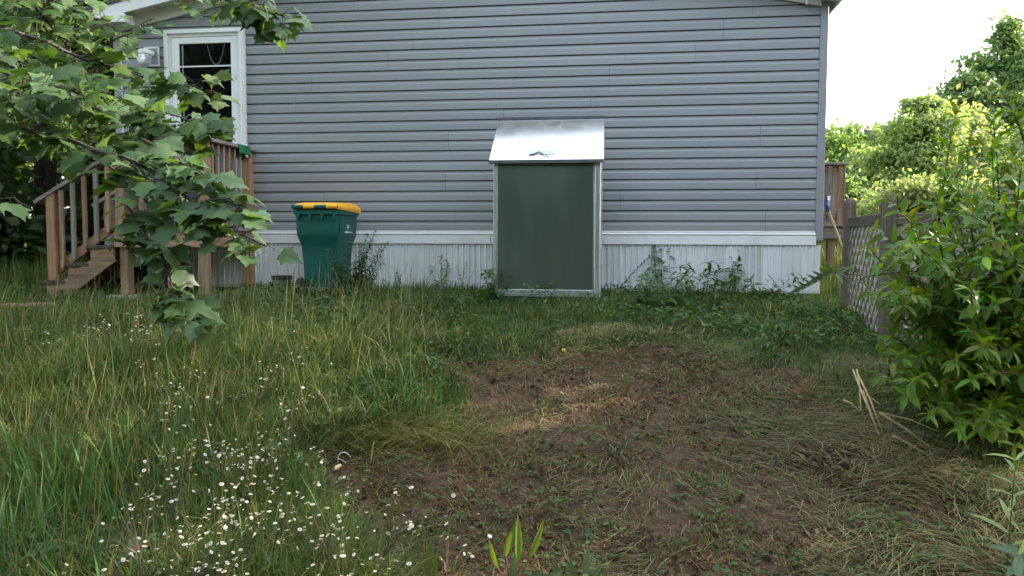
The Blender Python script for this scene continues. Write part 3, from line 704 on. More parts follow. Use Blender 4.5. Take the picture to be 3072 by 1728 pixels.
for (p, d, ang, z0, z1, lo_) in ((P2, d12, a12, 1.70, 1.70, .46), (P2, d23, a23, 1.70, 1.70, .46)):
    Ln = d.length
    pr = link('lattice_panel', None, fc, loc=(p.x - 2.77, p.y - 5.9, z0 - .60 - .0), rot=(0, 0, ang))
    mb = MB(); mb.box(.05, Ln - .05, -.022, .022, -.085, .0, .004); mb.build('top_rail', M_wood['fx'], pr)
    mb = MB(); mb.box(.05, Ln - .05, -.022, .022, -1.02, -.95, .004); mb.build('bottom_rail', M_wood['fx'], pr)
    Hh = .87; sp = .150
    for sgn, yy in ((1, -.0045), (-1, .0045)):
        k = -int(Hh / sp) - 1
        while k * sp < Ln + Hh:
            s0 = k * sp; pts = []
            # slat centre line x = s0 + sgn*t (t from 0 at bottom to Hh), clipped to 0.05..Ln-0.05
            t0, t1 = 0.0, Hh
            if sgn > 0: t0 = max(t0, .05 - s0); t1 = min(t1, Ln - .05 - s0)
            else: t0 = max(t0, s0 - (Ln - .05)); t1 = min(t1, s0 - .05)
            if t1 - t0 > .04:
                mb = MB(); mb.bar((s0 + sgn * t0, yy, -.95 + t0), (s0 + sgn * t1, yy, -.95 + t1), .0082, .038, up=(-sgn, 0, 1))
                mb.build('slat', M_slat, pr)
            k += 1
# ================================================================== ground
rng = np.random.default_rng(7)
MOWN_PX = [(1300, 1085), (1500, 1072), (1780, 1052), (2000, 1045), (2240, 1085), (2420, 1140), (2620, 1270), (2860, 1420), (3100, 1620), (3150, 1900), (1120, 1900), (1010, 1640), (900, 1480), (860, 1400), (1010, 1350), (1230, 1320), (1350, 1275), (1365, 1180)]
MOWN = np.array([ground_at(*p).xy if p[1] < 1760 else (ray(*p) * 2.75).xy for p in MOWN_PX])
def poly_sd(x, y, P):                        # signed distance, positive inside
    x = np.asarray(x, float); y = np.asarray(y, float); n = len(P); ins = np.zeros(x.shape, bool); d2 = np.full(x.shape, 1e9)
    for i in range(n):
        ax, ay = P[i]; bx, by = P[(i + 1) % n]
        c = ((ay > y) != (by > y)) & (x < (bx - ax) * (y - ay) / (by - ay + 1e-12) + ax); ins ^= c
        ex, ey = bx - ax, by - ay; t = np.clip(((x - ax) * ex + (y - ay) * ey) / (ex * ex + ey * ey), 0, 1)
        d2 = np.minimum(d2, (x - ax - t * ex) ** 2 + (y - ay - t * ey) ** 2)
    return np.where(ins, 1, -1) * np.sqrt(d2)
def mown(x, y):
    s = poly_sd(x, y, MOWN) + (vnoise(x * 4, y * 4, 9) - .5) * .22
    return np.clip(s / .16 + .5, 0, 1)
gx = np.concatenate([-np.geomspace(4.5, 160, 34)[::-1], np.arange(-4.4, 4.41, .05), np.geomspace(4.5, 160, 34)])
gy = np.concatenate([-np.geomspace(.5, 60, 16)[::-1] + 2.4, np.arange(2.4, 9.3, .05), np.geomspace(9.4, 220, 44)])
X, Y = np.meshgrid(gx, gy); Z = terr(X, Y); ny_, nx_ = X.shape
mw = mown(X.ravel(), Y.ravel()).reshape(X.shape)
Z = Z + mw * ((vnoise(X * 9, Y * 9, 21) - .5) * .040 + (vnoise(X * 19, Y * 19, 22) - .5) * .024)
V = np.stack([X.ravel(), Y.ravel(), Z.ravel()], 1)
i, j = np.meshgrid(np.arange(nx_ - 1), np.arange(ny_ - 1)); k = (j * nx_ + i).ravel()
T = np.concatenate([np.stack([k, k + 1, k + nx_ + 1], 1), np.stack([k, k + nx_ + 1, k + nx_], 1)])
m, N_, L_ = new_mat('soil_and_thatch')
o_ = N_.new('ShaderNodeOutputMaterial'); b_ = N_.new('ShaderNodeBsdfPrincipled'); b_.inputs['Roughness'].default_value = .95; b_.inputs['Specular IOR Level'].default_value = .15
vc = N_.new('ShaderNodeVertexColor'); vc.layer_name = 'Col'
tc = N_.new('ShaderNodeTexCoord'); n1 = N_.new('ShaderNodeTexNoise'); n1.inputs['Scale'].default_value = 9; n1.inputs['Detail'].default_value = 10; n1.inputs['Roughness'].default_value = .7
n2 = N_.new('ShaderNodeTexNoise'); n2.inputs['Scale'].default_value = 70; n2.inputs['Detail'].default_value = 6
for n in (n1, n2): L_.new(tc.outputs['Object'], n.inputs['Vector'])
r1 = N_.new('ShaderNodeValToRGB'); e = r1.color_ramp.elements; e[0].position = .3; e[0].color = (.028, .018, .012, 1); e[1].position = .7; e[1].color = (.135, .088, .055, 1)
L_.new(n1.outputs['Fac'], r1.inputs[0])
r2 = N_.new('ShaderNodeValToRGB'); e = r2.color_ramp.elements; e[0].position = .35; e[0].color = (.55, .55, .55, 1); e[1].position = .7; e[1].color = (1.3, 1.25, 1.15, 1); L_.new(n2.outputs['Fac'], r2.inputs[0])
mm = N_.new('ShaderNodeMix'); mm.data_type = 'RGBA'; mm.blend_type = 'MULTIPLY'; mm.inputs[0].default_value = 1; L_.new(r1.outputs[0], mm.inputs[6]); L_.new(r2.outputs[0], mm.inputs[7])
gr = N_.new('ShaderNodeValToRGB'); e = gr.color_ramp.elements; e[0].position = .3; e[0].color = (.030, .040, .014, 1); e[1].position = .7; e[1].color = (.075, .085, .030, 1); L_.new(n1.outputs['Fac'], gr.inputs[0])
mx = N_.new('ShaderNodeMix'); mx.data_type = 'RGBA'; L_.new(vc.outputs[0], mx.inputs[0]); L_.new(gr.outputs[0], mx.inputs[6]); L_.new(mm.outputs[2], mx.inputs[7])
bp = N_.new('ShaderNodeBump'); bp.inputs['Strength'].default_value = .8; bp.inputs['Distance'].default_value = .02; L_.new(n2.outputs['Fac'], bp.inputs['Height'])
L_.new(mx.outputs[2], b_.inputs['Base Color']); L_.new(bp.outputs[0], b_.inputs['Normal']); L_.new(b_.outputs[0], o_.inputs[0]); M_soil = m
bare = mw.ravel()
me = np_mesh('ground', V, T, M_soil, col=np.stack([bare] * 3, 1), smooth=True)
go = link('ground', me); tag(go, kind='structure')

# ================================================================== grass
M_grass = leafmat('grass_blades', trans=.35, rough=.55, spec=.25, tcol=(1.35, 1.25, .5))
M_straw = leafmat('straw', trans=.25, rough=.7, spec=.2, tcol=(1.2, 1.1, .8))
def blades(P, h, az, lean, w, col, segs=3, arch=0.0, lift=0.0, tipcol=None):
    """P base points; h length; lean 0 upright .. 1.5 lying; returns V,T,C"""
    n = len(P); t = np.linspace(0, 1, segs + 1)
    d = np.stack([np.cos(az), np.sin(az), np.zeros(n)], 1); tw = az + np.pi / 2 + rng.normal(0, .5, n)
    sd = np.stack([np.cos(tw), np.sin(tw), np.zeros(n)], 1)
    V = []; C = []
    base = np.arange(n) * (2 * segs + 1)
    out = np.zeros((n, 2 * segs + 1, 3)); oc = np.zeros((n, 2 * segs + 1, 3))
    tc_ = col if tipcol is None else tipcol
    for s_ in range(segs + 1):
        q = t[s_]; th = lean * (0.35 + .65 * q)                     # bends further towards the tip
        # integrate roughly: position along a curve whose angle from vertical grows
        hor = np.sin(np.clip(lean * (.35 + .33 * q), 0, 1.62)) * q; ver = np.cos(np.clip(lean * (.35 + .33 * q), 0, 1.62)) * q
        c = P + d * (h * hor)[:, None] + np.array([0, 0, 1.0]) * (h * ver + arch * h * np.sin(np.pi * q) + lift)[:, None]
        cc = col * (1 - q) + tc_ * q
        if s_ < segs:
            ww = (w * (1 - .75 * q ** 1.5))[:, None] * .5
            out[:, 2 * s_] = c - sd * ww; out[:, 2 * s_ + 1] = c + sd * ww; oc[:, 2 * s_] = cc; oc[:, 2 * s_ + 1] = cc
        else: out[:, 2 * s_] = c; oc[:, 2 * s_] = cc
    T = []
    for s_ in range(segs - 1):
        a = base + 2 * s_; T += [np.stack([a, a + 1, a + 3], 1), np.stack([a, a + 3, a + 2], 1)]
    a = base + 2 * (segs - 1); T.append(np.stack([a, a + 1, a + 2], 1))
    return out.reshape(-1, 3), np.concatenate(T), oc.reshape(-1, 3)
def mixc(c1, c2, t): return np.asarray(c1)[None] * (1 - t[:, None]) + np.asarray(c2)[None] * t[:, None]
def emit(name, parts, mat, label, cat):
    V = []; T = []; C = []; b = 0
    for (v, t, c) in parts: V.append(v); T.append(t + b); C.append(c); b += len(v)
    me = np_mesh(name, np.concatenate(V), np.concatenate(T), mat, np.concatenate(C)); o = link(name, me)
    return tag(o, label, cat, kind='stuff')
PEA = ground_at(1020, 1425)
def blocked(x, y):
    off = woff(x, y); u = wu(x, y)
    b = (off < .02) & (u > U0 - .1) & (u < U1 + .08)
    b |= (u > BU0) & (u < BU1) & (off > .47) & (off < .89)
    b |= (u > -1.92) & (u < -1.55) & (off > .3) & (off < .84)
    b |= (u > -2.43) & (u < -2.24) & (off > .17) & (off < .37)
    b |= (u > -3.70) & (u < -2.80) & (off < .8) & (off > 0) & (vnoise(x * 9, y * 9, 2) > .25)
    b |= (u > -4.4) & (u < -3.69) & (off < .95) & (off > 0)
    b |= (np.abs(x + 4.45) < .3) & (np.abs(y - 7.33) < .2)
    b |= (x - PEA.x) ** 2 + (y - PEA.y) ** 2 < .10 ** 2
    return b
def scatter(n, y0, y1, side=.70, pw=1.0):
    """points of the yard; nearer ground gets more"""
    q = rng.random(n); y = (y0 ** (1 - pw) + q * (y1 ** (1 - pw) - y0 ** (1 - pw))) ** (1 / (1 - pw)) if pw != 1 else y0 * (y1 / y0) ** q
    x = (rng.random(n) * 2 - 1) * side * y
    k = n // 4; yo = y0 + rng.random(k) * (y1 - y0); xo = (side * yo + rng.random(k) * 1.5) * np.where(rng.random(k) < .5, -1, 1)   # the yard goes on past the picture's sides
    x = np.concatenate([x, xo]); y = np.concatenate([y, yo])
    ok = ~blocked(x, y); x = x[ok]; y = y[ok]
    return x, y, terr(x, y)
G_DARK, G_MID, G_COOL, G_YEL, G_STRAW, G_BROWN = (.042, .098, .028), (.076, .155, .040), (.070, .145, .066), (.140, .175, .045), (.36, .29, .15), (.19, .11, .056)
tall = []
x, y, z = scatter(330000, 2.75, 8.9, .70, .35)
mwv = mown(x, y); off = woff(x, y)
left = np.clip((-(x + .55) - (off - 2.0) * -.10) / .5 + .5, 0, 1)          # uncut side of the swath
nz1 = vnoise(x * 1.3, y * 1.3, 31); nz2 = vnoise(x * 4.1, y * 4.1, 32)
near_wall = np.clip(1 - (off - 1.15) / 1.1, 0, 1)
hgt = .055 + .085 * left * (1 - near_wall) + .09 * nz1 * left * (1 - near_wall) + .05 * nz2 + .06 * np.clip(1 - off / .25, 0, 1)
hgt *= np.where(x > 1.0, .85, 1.0)
keep = (rng.random(len(x)) > mwv * 1.03) & (rng.random(len(x)) < .55 + .45 * left + .3 * near_wall)
shade = (x > 1.6 + (y - 4.0) * .35) & (y < 5.6) & (rng.random(len(x)) < .6); keep &= ~shade
keep &= rng.random(len(x)) < .35 + .9 * vnoise(x * 6, y * 6, 36)
x, y, z, hgt, left, nz1, nz2, off = [a[keep] for a in (x, y, z, hgt, left, nz1, nz2, off)]
n = len(x)
h = hgt * rng.uniform(.55, 1.45, n); az = rng.random(n) * 6.283; az = np.where(rng.random(n) < .25, rng.normal(-.5, 1.0, n) + 2.5 * (vnoise(x * .9, y * .9, 35) - .5), az)
lean = np.abs(rng.normal(.80, .60, n)) + .4 * (nz2 > .6)
t1 = np.clip(nz1 * 1.1 + rng.normal(0, .25, n), 0, 1); c = mixc(G_DARK, G_MID, t1); c *= (.62 + .76 * vnoise(x * 2.7 + 9, y * 2.7, 37))[:, None]
cool = rng.random(n) < .38; c[cool] = np.array(G_COOL) * rng.uniform(.7, 1.2, (cool.sum(), 1))
dry = rng.random(n) < (.08 + .24 * np.clip((nz2 - .45) * 3, 0, 1) - .06 * (1 - left)); c[dry] = mixc(G_YEL, G_STRAW, rng.random(dry.sum()) ** 1.7)
yel = rng.random(n) < .06 + .11 * left; c[yel] = np.array(G_YEL) * rng.uniform(.6, 1.1, (yel.sum(), 1))
c *= rng.uniform(.75, 1.25, (n, 1)) * np.where(left > .5, .92, .88)[:, None]
P = np.stack([x, y, z - .01], 1)
tall.append(blades(P, h, az, lean, rng.uniform(.0035, .0095, n) * (1 + .03 * y), c, 3, tipcol=c * np.array([1.15, 1.08, .95])))
# long arching stalks and seed stems in the uncut part
x, y, z = scatter(26000, 2.8, 7.4, .68, .3); left = np.clip((-(x + .75)) / .5 + .5, 0, 1); keep = (rng.random(len(x)) < left * .22) & (mown(x, y) < .2)
x, y, z = x[keep], y[keep], z[keep]; n = len(x); c = mixc(G_YEL, G_STRAW, rng.random(n)); gq = rng.random(n) < .45; c[gq] = np.array(G_COOL)
tall.append(blades(np.stack([x, y, z], 1), rng.uniform(.25, .60, n), rng.normal(-.3, 1.4, n), np.abs(rng.normal(.5, .3, n)), rng.uniform(.003, .006, n), c, 4))
x, y, z = scatter(60000, 2.8, 7.4, .68, .3); keep = (rng.random(len(x)) < np.clip((-(x + .6)) / .5 + .5, 0, 1) * .22 * (.4 + vnoise(x * 3, y * 3, 39))) & (mown(x, y) < .3); x, y, z = x[keep], y[keep], z[keep]; n = len(x)
c = mixc(G_COOL, (.30, .26, .11), rng.random(n) ** 1.4); tall.append(blades(np.stack([x, y, z + rng.uniform(.04, .16, n)], 1), rng.uniform(.12, .38, n), rng.random(n) * 6.28, rng.normal(2.6, .7, n), rng.uniform(.0028, .006, n), c, 4, arch=.10))
# broad blades: a clump low in the corner and one on the edge of the swath
for (px, py, cnt, sp, hh, lw) in ((150, 1530, 110, .20, .46, .019), (330, 1480, 50, .2, .36, .016), (1190, 1200, 40, .14, .32, .014), (950, 1170, 30, .15, .30, .012), (690, 1330, 30, .18, .32, .013), (60, 1680, 60, .15, .40, .019), (560, 1600, 30, .2, .34, .014)):
    g = ground_at(px, py, .12); xx = g.x + rng.normal(0, sp, cnt); yy = g.y + rng.normal(0, sp, cnt); cc = np.array((.05, .125, .03)) * rng.uniform(.7, 1.5, (cnt, 1))
    tall.append(blades(np.stack([xx, yy, terr(xx, yy)], 1), rng.uniform(.6, 1.3, cnt) * hh, rng.random(cnt) * 6.28, np.abs(rng.normal(.5, .3, cnt)), np.full(cnt, lw), cc, 4))
# flattened windrow tufts: grass combed sideways, its yellow partly painted-in sunlight
for (px, py, cnt, sx_, sy_, L, a0) in ((1080, 1270, 1500, .30, .12, .28, .15), (1150, 1010, 1100, .20, .14, .28, .75), (850, 1280, 500, .25, .14, .24, .3), (1230, 1085, 400, .12, .1, .2, -.4)):
    g = ground_at(px, py, .12); xx = g.x + rng.normal(0, sx_, cnt); yy = g.y + rng.normal(0, sy_, cnt); cc = mixc((.10, .135, .03), (.30, .26, .09), rng.random(cnt) ** 1.3)
    tall.append(blades(np.stack([xx, yy, terr(xx, yy) + .0 + rng.random(cnt) ** 1.5 * .06], 1), rng.uniform(.6, 1.2, cnt) * L, rng.normal(a0, .45, cnt), rng.normal(2.5, .5, cnt), rng.uniform(.003, .006, cnt), cc, 4, arch=.08))
emit('tall_grass', tall, M_grass, 'uncut green and yellow grass left of the mown swath and along the house', 'grass')
# far grass beside and behind the house
far = []
n = 60000; x = np.concatenate([rng.uniform(-13, -4.4, n // 2), rng.uniform(3.2, 13, n // 2)]); y = 8.4 + rng.random(n) ** 1.6 * 14; ok = ~blocked(x, y) & (np.abs(x) < .75 * y)
x, y = x[ok], y[ok]; n = len(x); c = mixc(G_DARK, G_YEL, rng.random(n) ** .8)
far.append(blades(np.stack([x, y, terr(x, y)], 1), rng.uniform(.12, .42, n), rng.random(n) * 6.28, np.abs(rng.normal(.4, .3, n)), rng.uniform(.008, .016, n), c, 2))
emit('far_grass', far, M_grass, 'rough grass on either side of and behind the house', 'grass')
# stubble, cut straw and bits on the mown swath
st = []
x, y, z = scatter(190000, 2.75, 7.2, .70, .2); mwv = mown(x, y); pn = vnoise(x * 2.2, y * 2.2, 41); p3 = vnoise(x * 7, y * 7, 43)
keep = (rng.random(len(x)) < mwv * (.25 + .75 * np.clip((p3 - .3) * 2, 0, 1)) * (.5 + .5 * pn)); x, y, z, pn = x[keep], y[keep], z[keep], pn[keep]; n = len(x)
c = mixc(G_MID, G_YEL, rng.random(n)) * rng.uniform(.6, 1.1, (n, 1)); br = rng.random(n) < .42 - .2 * pn; c[br] = mixc(G_BROWN, G_STRAW, rng.random(br.sum()) ** 1.5)
st.append(blades(np.stack([x, y, z], 1), rng.uniform(.015, .06, n), rng.random(n) * 6.28, np.abs(rng.normal(1.3, .8, n)), rng.uniform(.0025, .006, n), c, 2))
x, y, z = scatter(95000, 2.75, 7.2, .70, .2); sd_ = poly_sd(x, y, MOWN); pile = np.clip(np.exp(-((x - (1.15 + .55 * (5.2 - y))) / .55) ** 2), 0, 1) * (y > 3.0)
ed = np.exp(-(sd_ / .28) ** 2) * (x > .3); dens = np.clip(.13 + .75 * pile + .7 * ed, 0, 1) * (sd_ > -.45)
dens *= .22 + .78 * np.clip((vnoise(x * 2.6, y * 2.6, 51) - .3) * 4, 0, 1)
keep = rng.random(len(x)) < dens; x, y, z = x[keep], y[keep], z[keep]; n = len(x); hn = vnoise(x * 1.7, y * 1.7, 55)
c = mixc((.095, .140, .050), (.33, .30, .14), np.clip(rng.random(n) ** 1.3 * .95 + .7 * (hn - .5), 0, 1)); bq = rng.random(n) < .22; c[bq] = np.array(G_BROWN) * rng.uniform(.7, 1.3, (bq.sum(), 1))
az = rng.normal(0, .55, n) + 9 * vnoise(x * .9, y * .9, 57)
st.append(blades(np.stack([x, y, z + rng.random(n) * (.02 + .07 * pile[keep] + .04 * ed[keep])], 1), rng.uniform(.07, .26, n), az, rng.normal(3.7, .55, n), rng.uniform(.002, .0042, n), c, 3, arch=.03))
x, y, z = scatter(90000, 2.75, 7.2, .70, .2); pr_ = vnoise(x * 2.3 + 3, y * 2.3, 91); keep = rng.random(len(x)) < mown(x, y) * .8 * np.clip((pr_ - .5) * 5, 0, 1); x, y, z = x[keep], y[keep], z[keep]; n = len(x)
c = mixc((.15, .075, .035), (.34, .19, .085), rng.random(n))
st.append(blades(np.stack([x, y, z + .004], 1), rng.uniform(.02, .08, n), rng.random(n) * 6.28, np.abs(rng.normal(3.0, .9, n)), rng.uniform(.0022, .0045, n), c, 2, arch=.04))
emit('cut_grass', st, M_straw, 'short stubble and raked cut straw on the mown swath', 'straw')
# leaf litter and tiny broad leaves on the swath
def leaf_bits(P, size, col, flat=.35, long=1.3):
    n = len(P); a = rng.random(n) * 6.28; nrm = np.stack([rng.normal(0, flat, n), rng.normal(0, flat, n), np.ones(n)], 1); nrm /= np.linalg.norm(nrm, axis=1)[:, None]
    d = np.stack([np.cos(a), np.sin(a), np.zeros(n)], 1); d -= nrm * (d * nrm).sum(1)[:, None]; d /= np.linalg.norm(d, axis=1)[:, None]; s_ = np.cross(nrm, d)
    L = (size * long * .5)[:, None]; Wd = (size * .5)[:, None]; cu = (size * .18)[:, None] * nrm
    V = np.stack([P - d * L, P + s_ * Wd * .9 + cu - d * L * .1, P + d * L + cu * rng.normal(0, 1, (n, 1)), P - s_ * Wd * .9 + cu - d * L * .1], 1).reshape(-1, 3)
    b = np.arange(n) * 4; T = np.concatenate([np.stack([b, b + 1, b + 2], 1), np.stack([b, b + 2, b + 3], 1)]); return V, T, np.repeat(col, 4, 0)
li = []
x, y, z = scatter(22000, 2.75, 7.0, .70, .2); keep = rng.random(len(x)) < mown(x, y) * (.12 + .7 * (vnoise(x * 3, y * 3, 61) > .58)); x, y, z = x[keep], y[keep], z[keep]; n = len(x)
c = mixc((.050, .030, .020), (.165, .105, .066), rng.random(n) ** 1.5)
li.append(leaf_bits(np.stack([x, y, z + .012], 1), rng.uniform(.008, .036, n), c, .9))
for (px, py, cnt, sp) in ((2480, 1375, 240, .10), (2400, 1390, 90, .08), (2780, 1385, 150, .10), (2640, 1490, 110, .09), (2810, 1560, 130, .10), (1560, 1600, 90, .10), (1850, 1385, 80, .08), (2330, 1650, 110, .10), (1900, 1640, 80, .09), (2100, 1000, 70, .08), (1640, 1440, 60, .06)):
    g = ground_at(px, py); xx = g.x + rng.normal(0, sp * 1.4, cnt); yy = g.y + rng.normal(0, sp, cnt); c = mixc((.050, .029, .020), (.150, .095, .064), rng.random(cnt) ** 1.5)
    li.append(leaf_bits(np.stack([xx, yy, terr(xx, yy) + rng.uniform(.01, .045, cnt)], 1), rng.uniform(.010, .034, cnt), c, 1.0))
emit('leaf_litter', li, M_straw, 'dead brown leaves and crumbs scattered on the mown swath', 'leaf litter')
lw = []
x, y, z = scatter(36000, 2.75, 8.0, .70, .2); pn = vnoise(x * 3.3, y * 3.3, 71); keep = rng.random(len(x)) < np.where(mown(x, y) > .5, .55 * (pn > .48) + .08, .35 * (pn > .45) * (x < .2)); x, y, z, pn = x[keep], y[keep], z[keep], pn[keep]; n = len(x)
c = mixc((.035, .085, .025), (.085, .15, .04), rng.random(n))
lw.append(leaf_bits(np.stack([x, y, z + rng.uniform(.008, .06, n)], 1), rng.uniform(.010, .028, n), c, .35, 1.5))
x, y, z = scatter(60000, 2.75, 7.4, .70, .3); pn = vnoise(x * 2.1, y * 2.1, 73); keep = (rng.random(len(x)) < .75 * np.clip((pn - .42) * 5, 0, 1)) & (mown(x, y) < .4) & (x < .4); x, y, z = x[keep], y[keep], z[keep]; n = len(x)
c = mixc((.040, .095, .035), (.11, .185, .055), rng.random(n))
lw.append(leaf_bits(np.stack([x, y, z + rng.uniform(.01, .17, n)], 1), rng.uniform(.012, .034, n), c, .55, 1.9))
x, y, z = scatter(26000, 5.6, 8.4, .70, .3); pn = vnoise(x * 2.4, y * 2.4, 75); keep = (rng.random(len(x)) < .8 * np.clip((pn - .4) * 5, 0, 1)) & (mown(x, y) < .4); x, y, z = x[keep], y[keep], z[keep]; n = len(x)
c = mixc((.035, .085, .03), (.09, .165, .045), rng.random(n))
lw.append(leaf_bits(np.stack([x, y, z + rng.uniform(.01, .10, n)], 1), rng.uniform(.012, .034, n), c, .55, 2.0))
emit('low_weeds', lw, M_grass, 'low broad leaved weeds and clover sprouting through the yard', 'weeds')
# ================================================================== trees
BG = 'trees beyond the lattice fence'
M_leaf = leafmat('tree_leaves', trans=.46, rough=.55, spec=.3, tcol=(1.35, 1.38, .80))
M_bark = pmat('bark', (.030, .024, .020), (.085, .068, .056), rough=.95, scale=6, stretch=(4, 4, .6), bump=.9, spec=.1)
M_bark2 = pmat('reddish_bark', (.09, .05, .03), (.17, .10, .06), rough=.95, scale=6, stretch=(4, 4, .6), bump=.9, spec=.1)
def leaf_cloud(P, size, col, up=.6, aspect=1.7, nrm=None):
    n = len(P); nr = rng.normal(0, 1, (n, 3)); nr[:, 2] += up * 1.6
    if nrm is not None: nr += nrm
    nr /= np.linalg.norm(nr, axis=1)[:, None]; d = rng.normal(0, 1, (n, 3)); d[:, 2] -= .4; d -= nr * (d * nr).sum(1)[:, None]; d /= np.linalg.norm(d, axis=1)[:, None]; s_ = np.cross(nr, d)
    L = (size * aspect * .5)[:, None]; Wd = (size * .5)[:, None]; cu = nr * (size * .15)[:, None]
    V = np.stack([P - d * L, P + s_ * Wd + cu, P + d * L - cu, P - s_ * Wd + cu], 1).reshape(-1, 3); b = np.arange(n) * 4
    T = np.concatenate([np.stack([b, b + 1, b + 2], 1), np.stack([b, b + 2, b + 3], 1)]); return V, T, np.repeat(col, 4, 0)
def limb_path(a, b, sag, r, k=5):
    a = Vector(a); b = Vector(b); o = []
    for i in range(k + 1):
        t = i / k; p = a.lerp(b, t); p.z += sag * math.sin(math.pi * t); p += Vector((r.uniform(-1, 1), r.uniform(-1, 1), r.uniform(-1, 1))) * (b - a).length * .025 * (0 < i < k); o.append(p)
    return o
def tree(name, label, x, y, height, crown_z0, rx, ry, n_leaf, leaf, c1, c2, trunk_r=.14, seed=0, n_cl=46, spread=.36, bark=None, group=None, cat='tree', lean=(0, 0), top=1.0, fill=.25):
    r = random.Random(seed); g = np.random.default_rng(seed); z0 = float(terr(x, y)) - .08
    root = empty(name, (x, y, z0)); tag(root, label, cat, group)
    cz = (crown_z0 + height) / 2; rz = (height - crown_z0) / 2
    # cluster centres through the crown, more of them near its skin
    cl = []
    while len(cl) < n_cl:
        v = g.normal(0, 1, 3); v /= np.linalg.norm(v); q = (fill + (1 - fill) * g.random() ** .5)
        wdt = 1 - top * .55 * max(0, v[2] * q) ; p = np.array([v[0] * rx * q * wdt, v[1] * ry * q * wdt, cz + v[2] * rz * q]); p[0] += lean[0] * p[2] / height; p[1] += lean[1] * p[2] / height
        cl.append(p)
    cl = np.array(cl)
    tk = MB(); tp = [(lean[0] * t * .9 + r.uniform(-.04, .04) * (t > 0), lean[1] * t * .9 + r.uniform(-.04, .04) * (t > 0), height * .92 * t) for t in (0, .05, .15, .3, .45, .6, .8, 1)]
    tk.tube(tp, [trunk_r * q for q in (1.45, 1.12, 1, .9, .75, .55, .3, .08)], 10); tr = tk.build('trunk', bark or M_bark, root, smooth=True)
    br = MB()
    for p in cl[:: max(1, len(cl) // 26)]:
        zt = max(crown_z0 * .75, min(p[2] - .35 * np.hypot(p[0], p[1]), height * .85)); t = zt / (height * .92); a = (lean[0] * t * .9, lean[1] * t * .9, zt)
        br.tube(limb_path(a, p, .05 * np.hypot(p[0], p[1]), r), [trunk_r * q for q in (.34, .27, .2, .15, .1, .05)], 6)
    br.build('limb', bark or M_bark, tr, smooth=True)
    k = g.integers(0, len(cl), n_leaf); sc = spread * (.6 + .8 * g.random(len(cl)))
    P = cl[k] + g.normal(0, 1, (n_leaf, 3)) * sc[k][:, None] * np.array([1, 1, .72]) * min(rx, rz) * .62
    cc = (GLARE_GAIN if group == BG else 1.0) * mixc(c1, c2, np.clip(g.random(len(cl))[k] * .6 + g.random(n_leaf) * .5, 0, 1)) * g.uniform(.75, 1.25, (n_leaf, 1))
    me = np_mesh('crown', *leaf_cloud(P, g.uniform(.6, 1.3, n_leaf) * leaf, cc)[:2], M_leaf, np.repeat(cc, 4, 0)); o = link('crown', me, root); o['kind'] = 'stuff'
    return root
def Xp(px, Y): return (px - 1536) / F_PX * Y
LG, LY, LD = (.068, .118, .040), (.150, .190, .082), (.046, .088, .032)
GLARE_GAIN = 1.55                                   # lifts background leaf colour in place of sunlit glare and haze
BG = 'trees beyond the lattice fence'
tree('tall_tree', 'tallest tree, dark green, rising above the woods at the upper right', Xp(2990, 30), 30, 7.6, 1.0, 1.7, 1.7, 22800, 0.132, LG, (.09, .135, .045), .2, 1, 60, .26, group=BG)
tree('locust_tree', 'slender tree with reddish trunk and layered yellow green crown', Xp(2752, 19), 19, 3.75, .8, 1.05, 1.05, 17100, 0.079, (.09, .14, .025), LY, .07, 2, 44, .27, M_bark2, group=BG)
tree('leafy_tree', 'rounded green tree just past the far deck', Xp(2515, 24), 24, 3.0, .1, 1.3, 1.4, 15200, 0.106, LG, (.10, .15, .03), .1, 3, 40, .34, group=BG)
tree('yellow_tree', 'sunlit yellow green tree between the far deck and the reddish trunk', Xp(2650, 21), 22, 2.5, .0, 1.1, 1.1, 15200, 0.086, (.11, .16, .05), LY, .08, 4, 38, .33, group=BG)
tree('broad_tree', 'broad hazy yellow tree behind the reddish trunk', Xp(2890, 24), 25, 3.9, .2, 1.9, 1.7, 22800, 0.112, (.11, .145, .05), (.17, .19, .085), .14, 5, 54, .32, group=BG)
tree('shoulder_tree', 'green tree on the left shoulder of the tallest tree', Xp(2880, 29), 29, 6.1, .8, 1.2, 1.2, 15200, 0.119, LG, LY, .14, 6, 40, .3, group=BG)
tree('edge_tree', 'bright tree cut by the right edge of the picture', Xp(3110, 22), 21, 3.9, .2, 1.3, 1.3, 17100, 0.099, (.11, .155, .05), LY, .13, 7, 42, .34, group=BG)
tree('brush_tree', 'low sunlit tree behind the square fence posts', Xp(2780, 15), 15.5, 1.6, -.1, 1.3, .9, 17100, 0.066, (.09, .135, .045), (.17, .19, .085), .06, 8, 40, .34, group=BG)
tree('brush_tree', 'low pale tree behind the big glossy shrub', Xp(3020, 15), 15, 1.9, -.1, 1.4, .9, 17100, 0.066, (.11, .145, .05), (.19, .205, .095), .06, 9, 40, .34, group=BG)
tree('brush_tree', 'low green tree above the far deck rail', Xp(2540, 17), 17.5, 1.8, -.1, .9, .9, 11400, 0.073, LG, LY, .06, 10, 30, .34, group=BG)
LBG = 'trees left of the house'
tree('shade_tree', 'dark trunked tree standing behind the porch stairs', -6.15, 10.6, 8.5, 2.2, 2.4, 1.8, 12000, .15, LD, LG, .13, 21, 60, .30, group=LBG)
tree('shade_tree', 'leafy tree at the far upper left behind the overhanging maple', -8.6, 11.5, 8.0, 1.0, 2.0, 1.8, 11000, .15, LD, (.08, .13, .025), .14, 22, 56, .32, group=LBG)
tree('shade_tree', 'tree against the sky beside the left house corner', -6.3, 14.5, 8.0, 1.2, 2.0, 1.8, 5000, .16, LD, (.08, .11, .02), .13, 23, 46, .30, group=LBG)
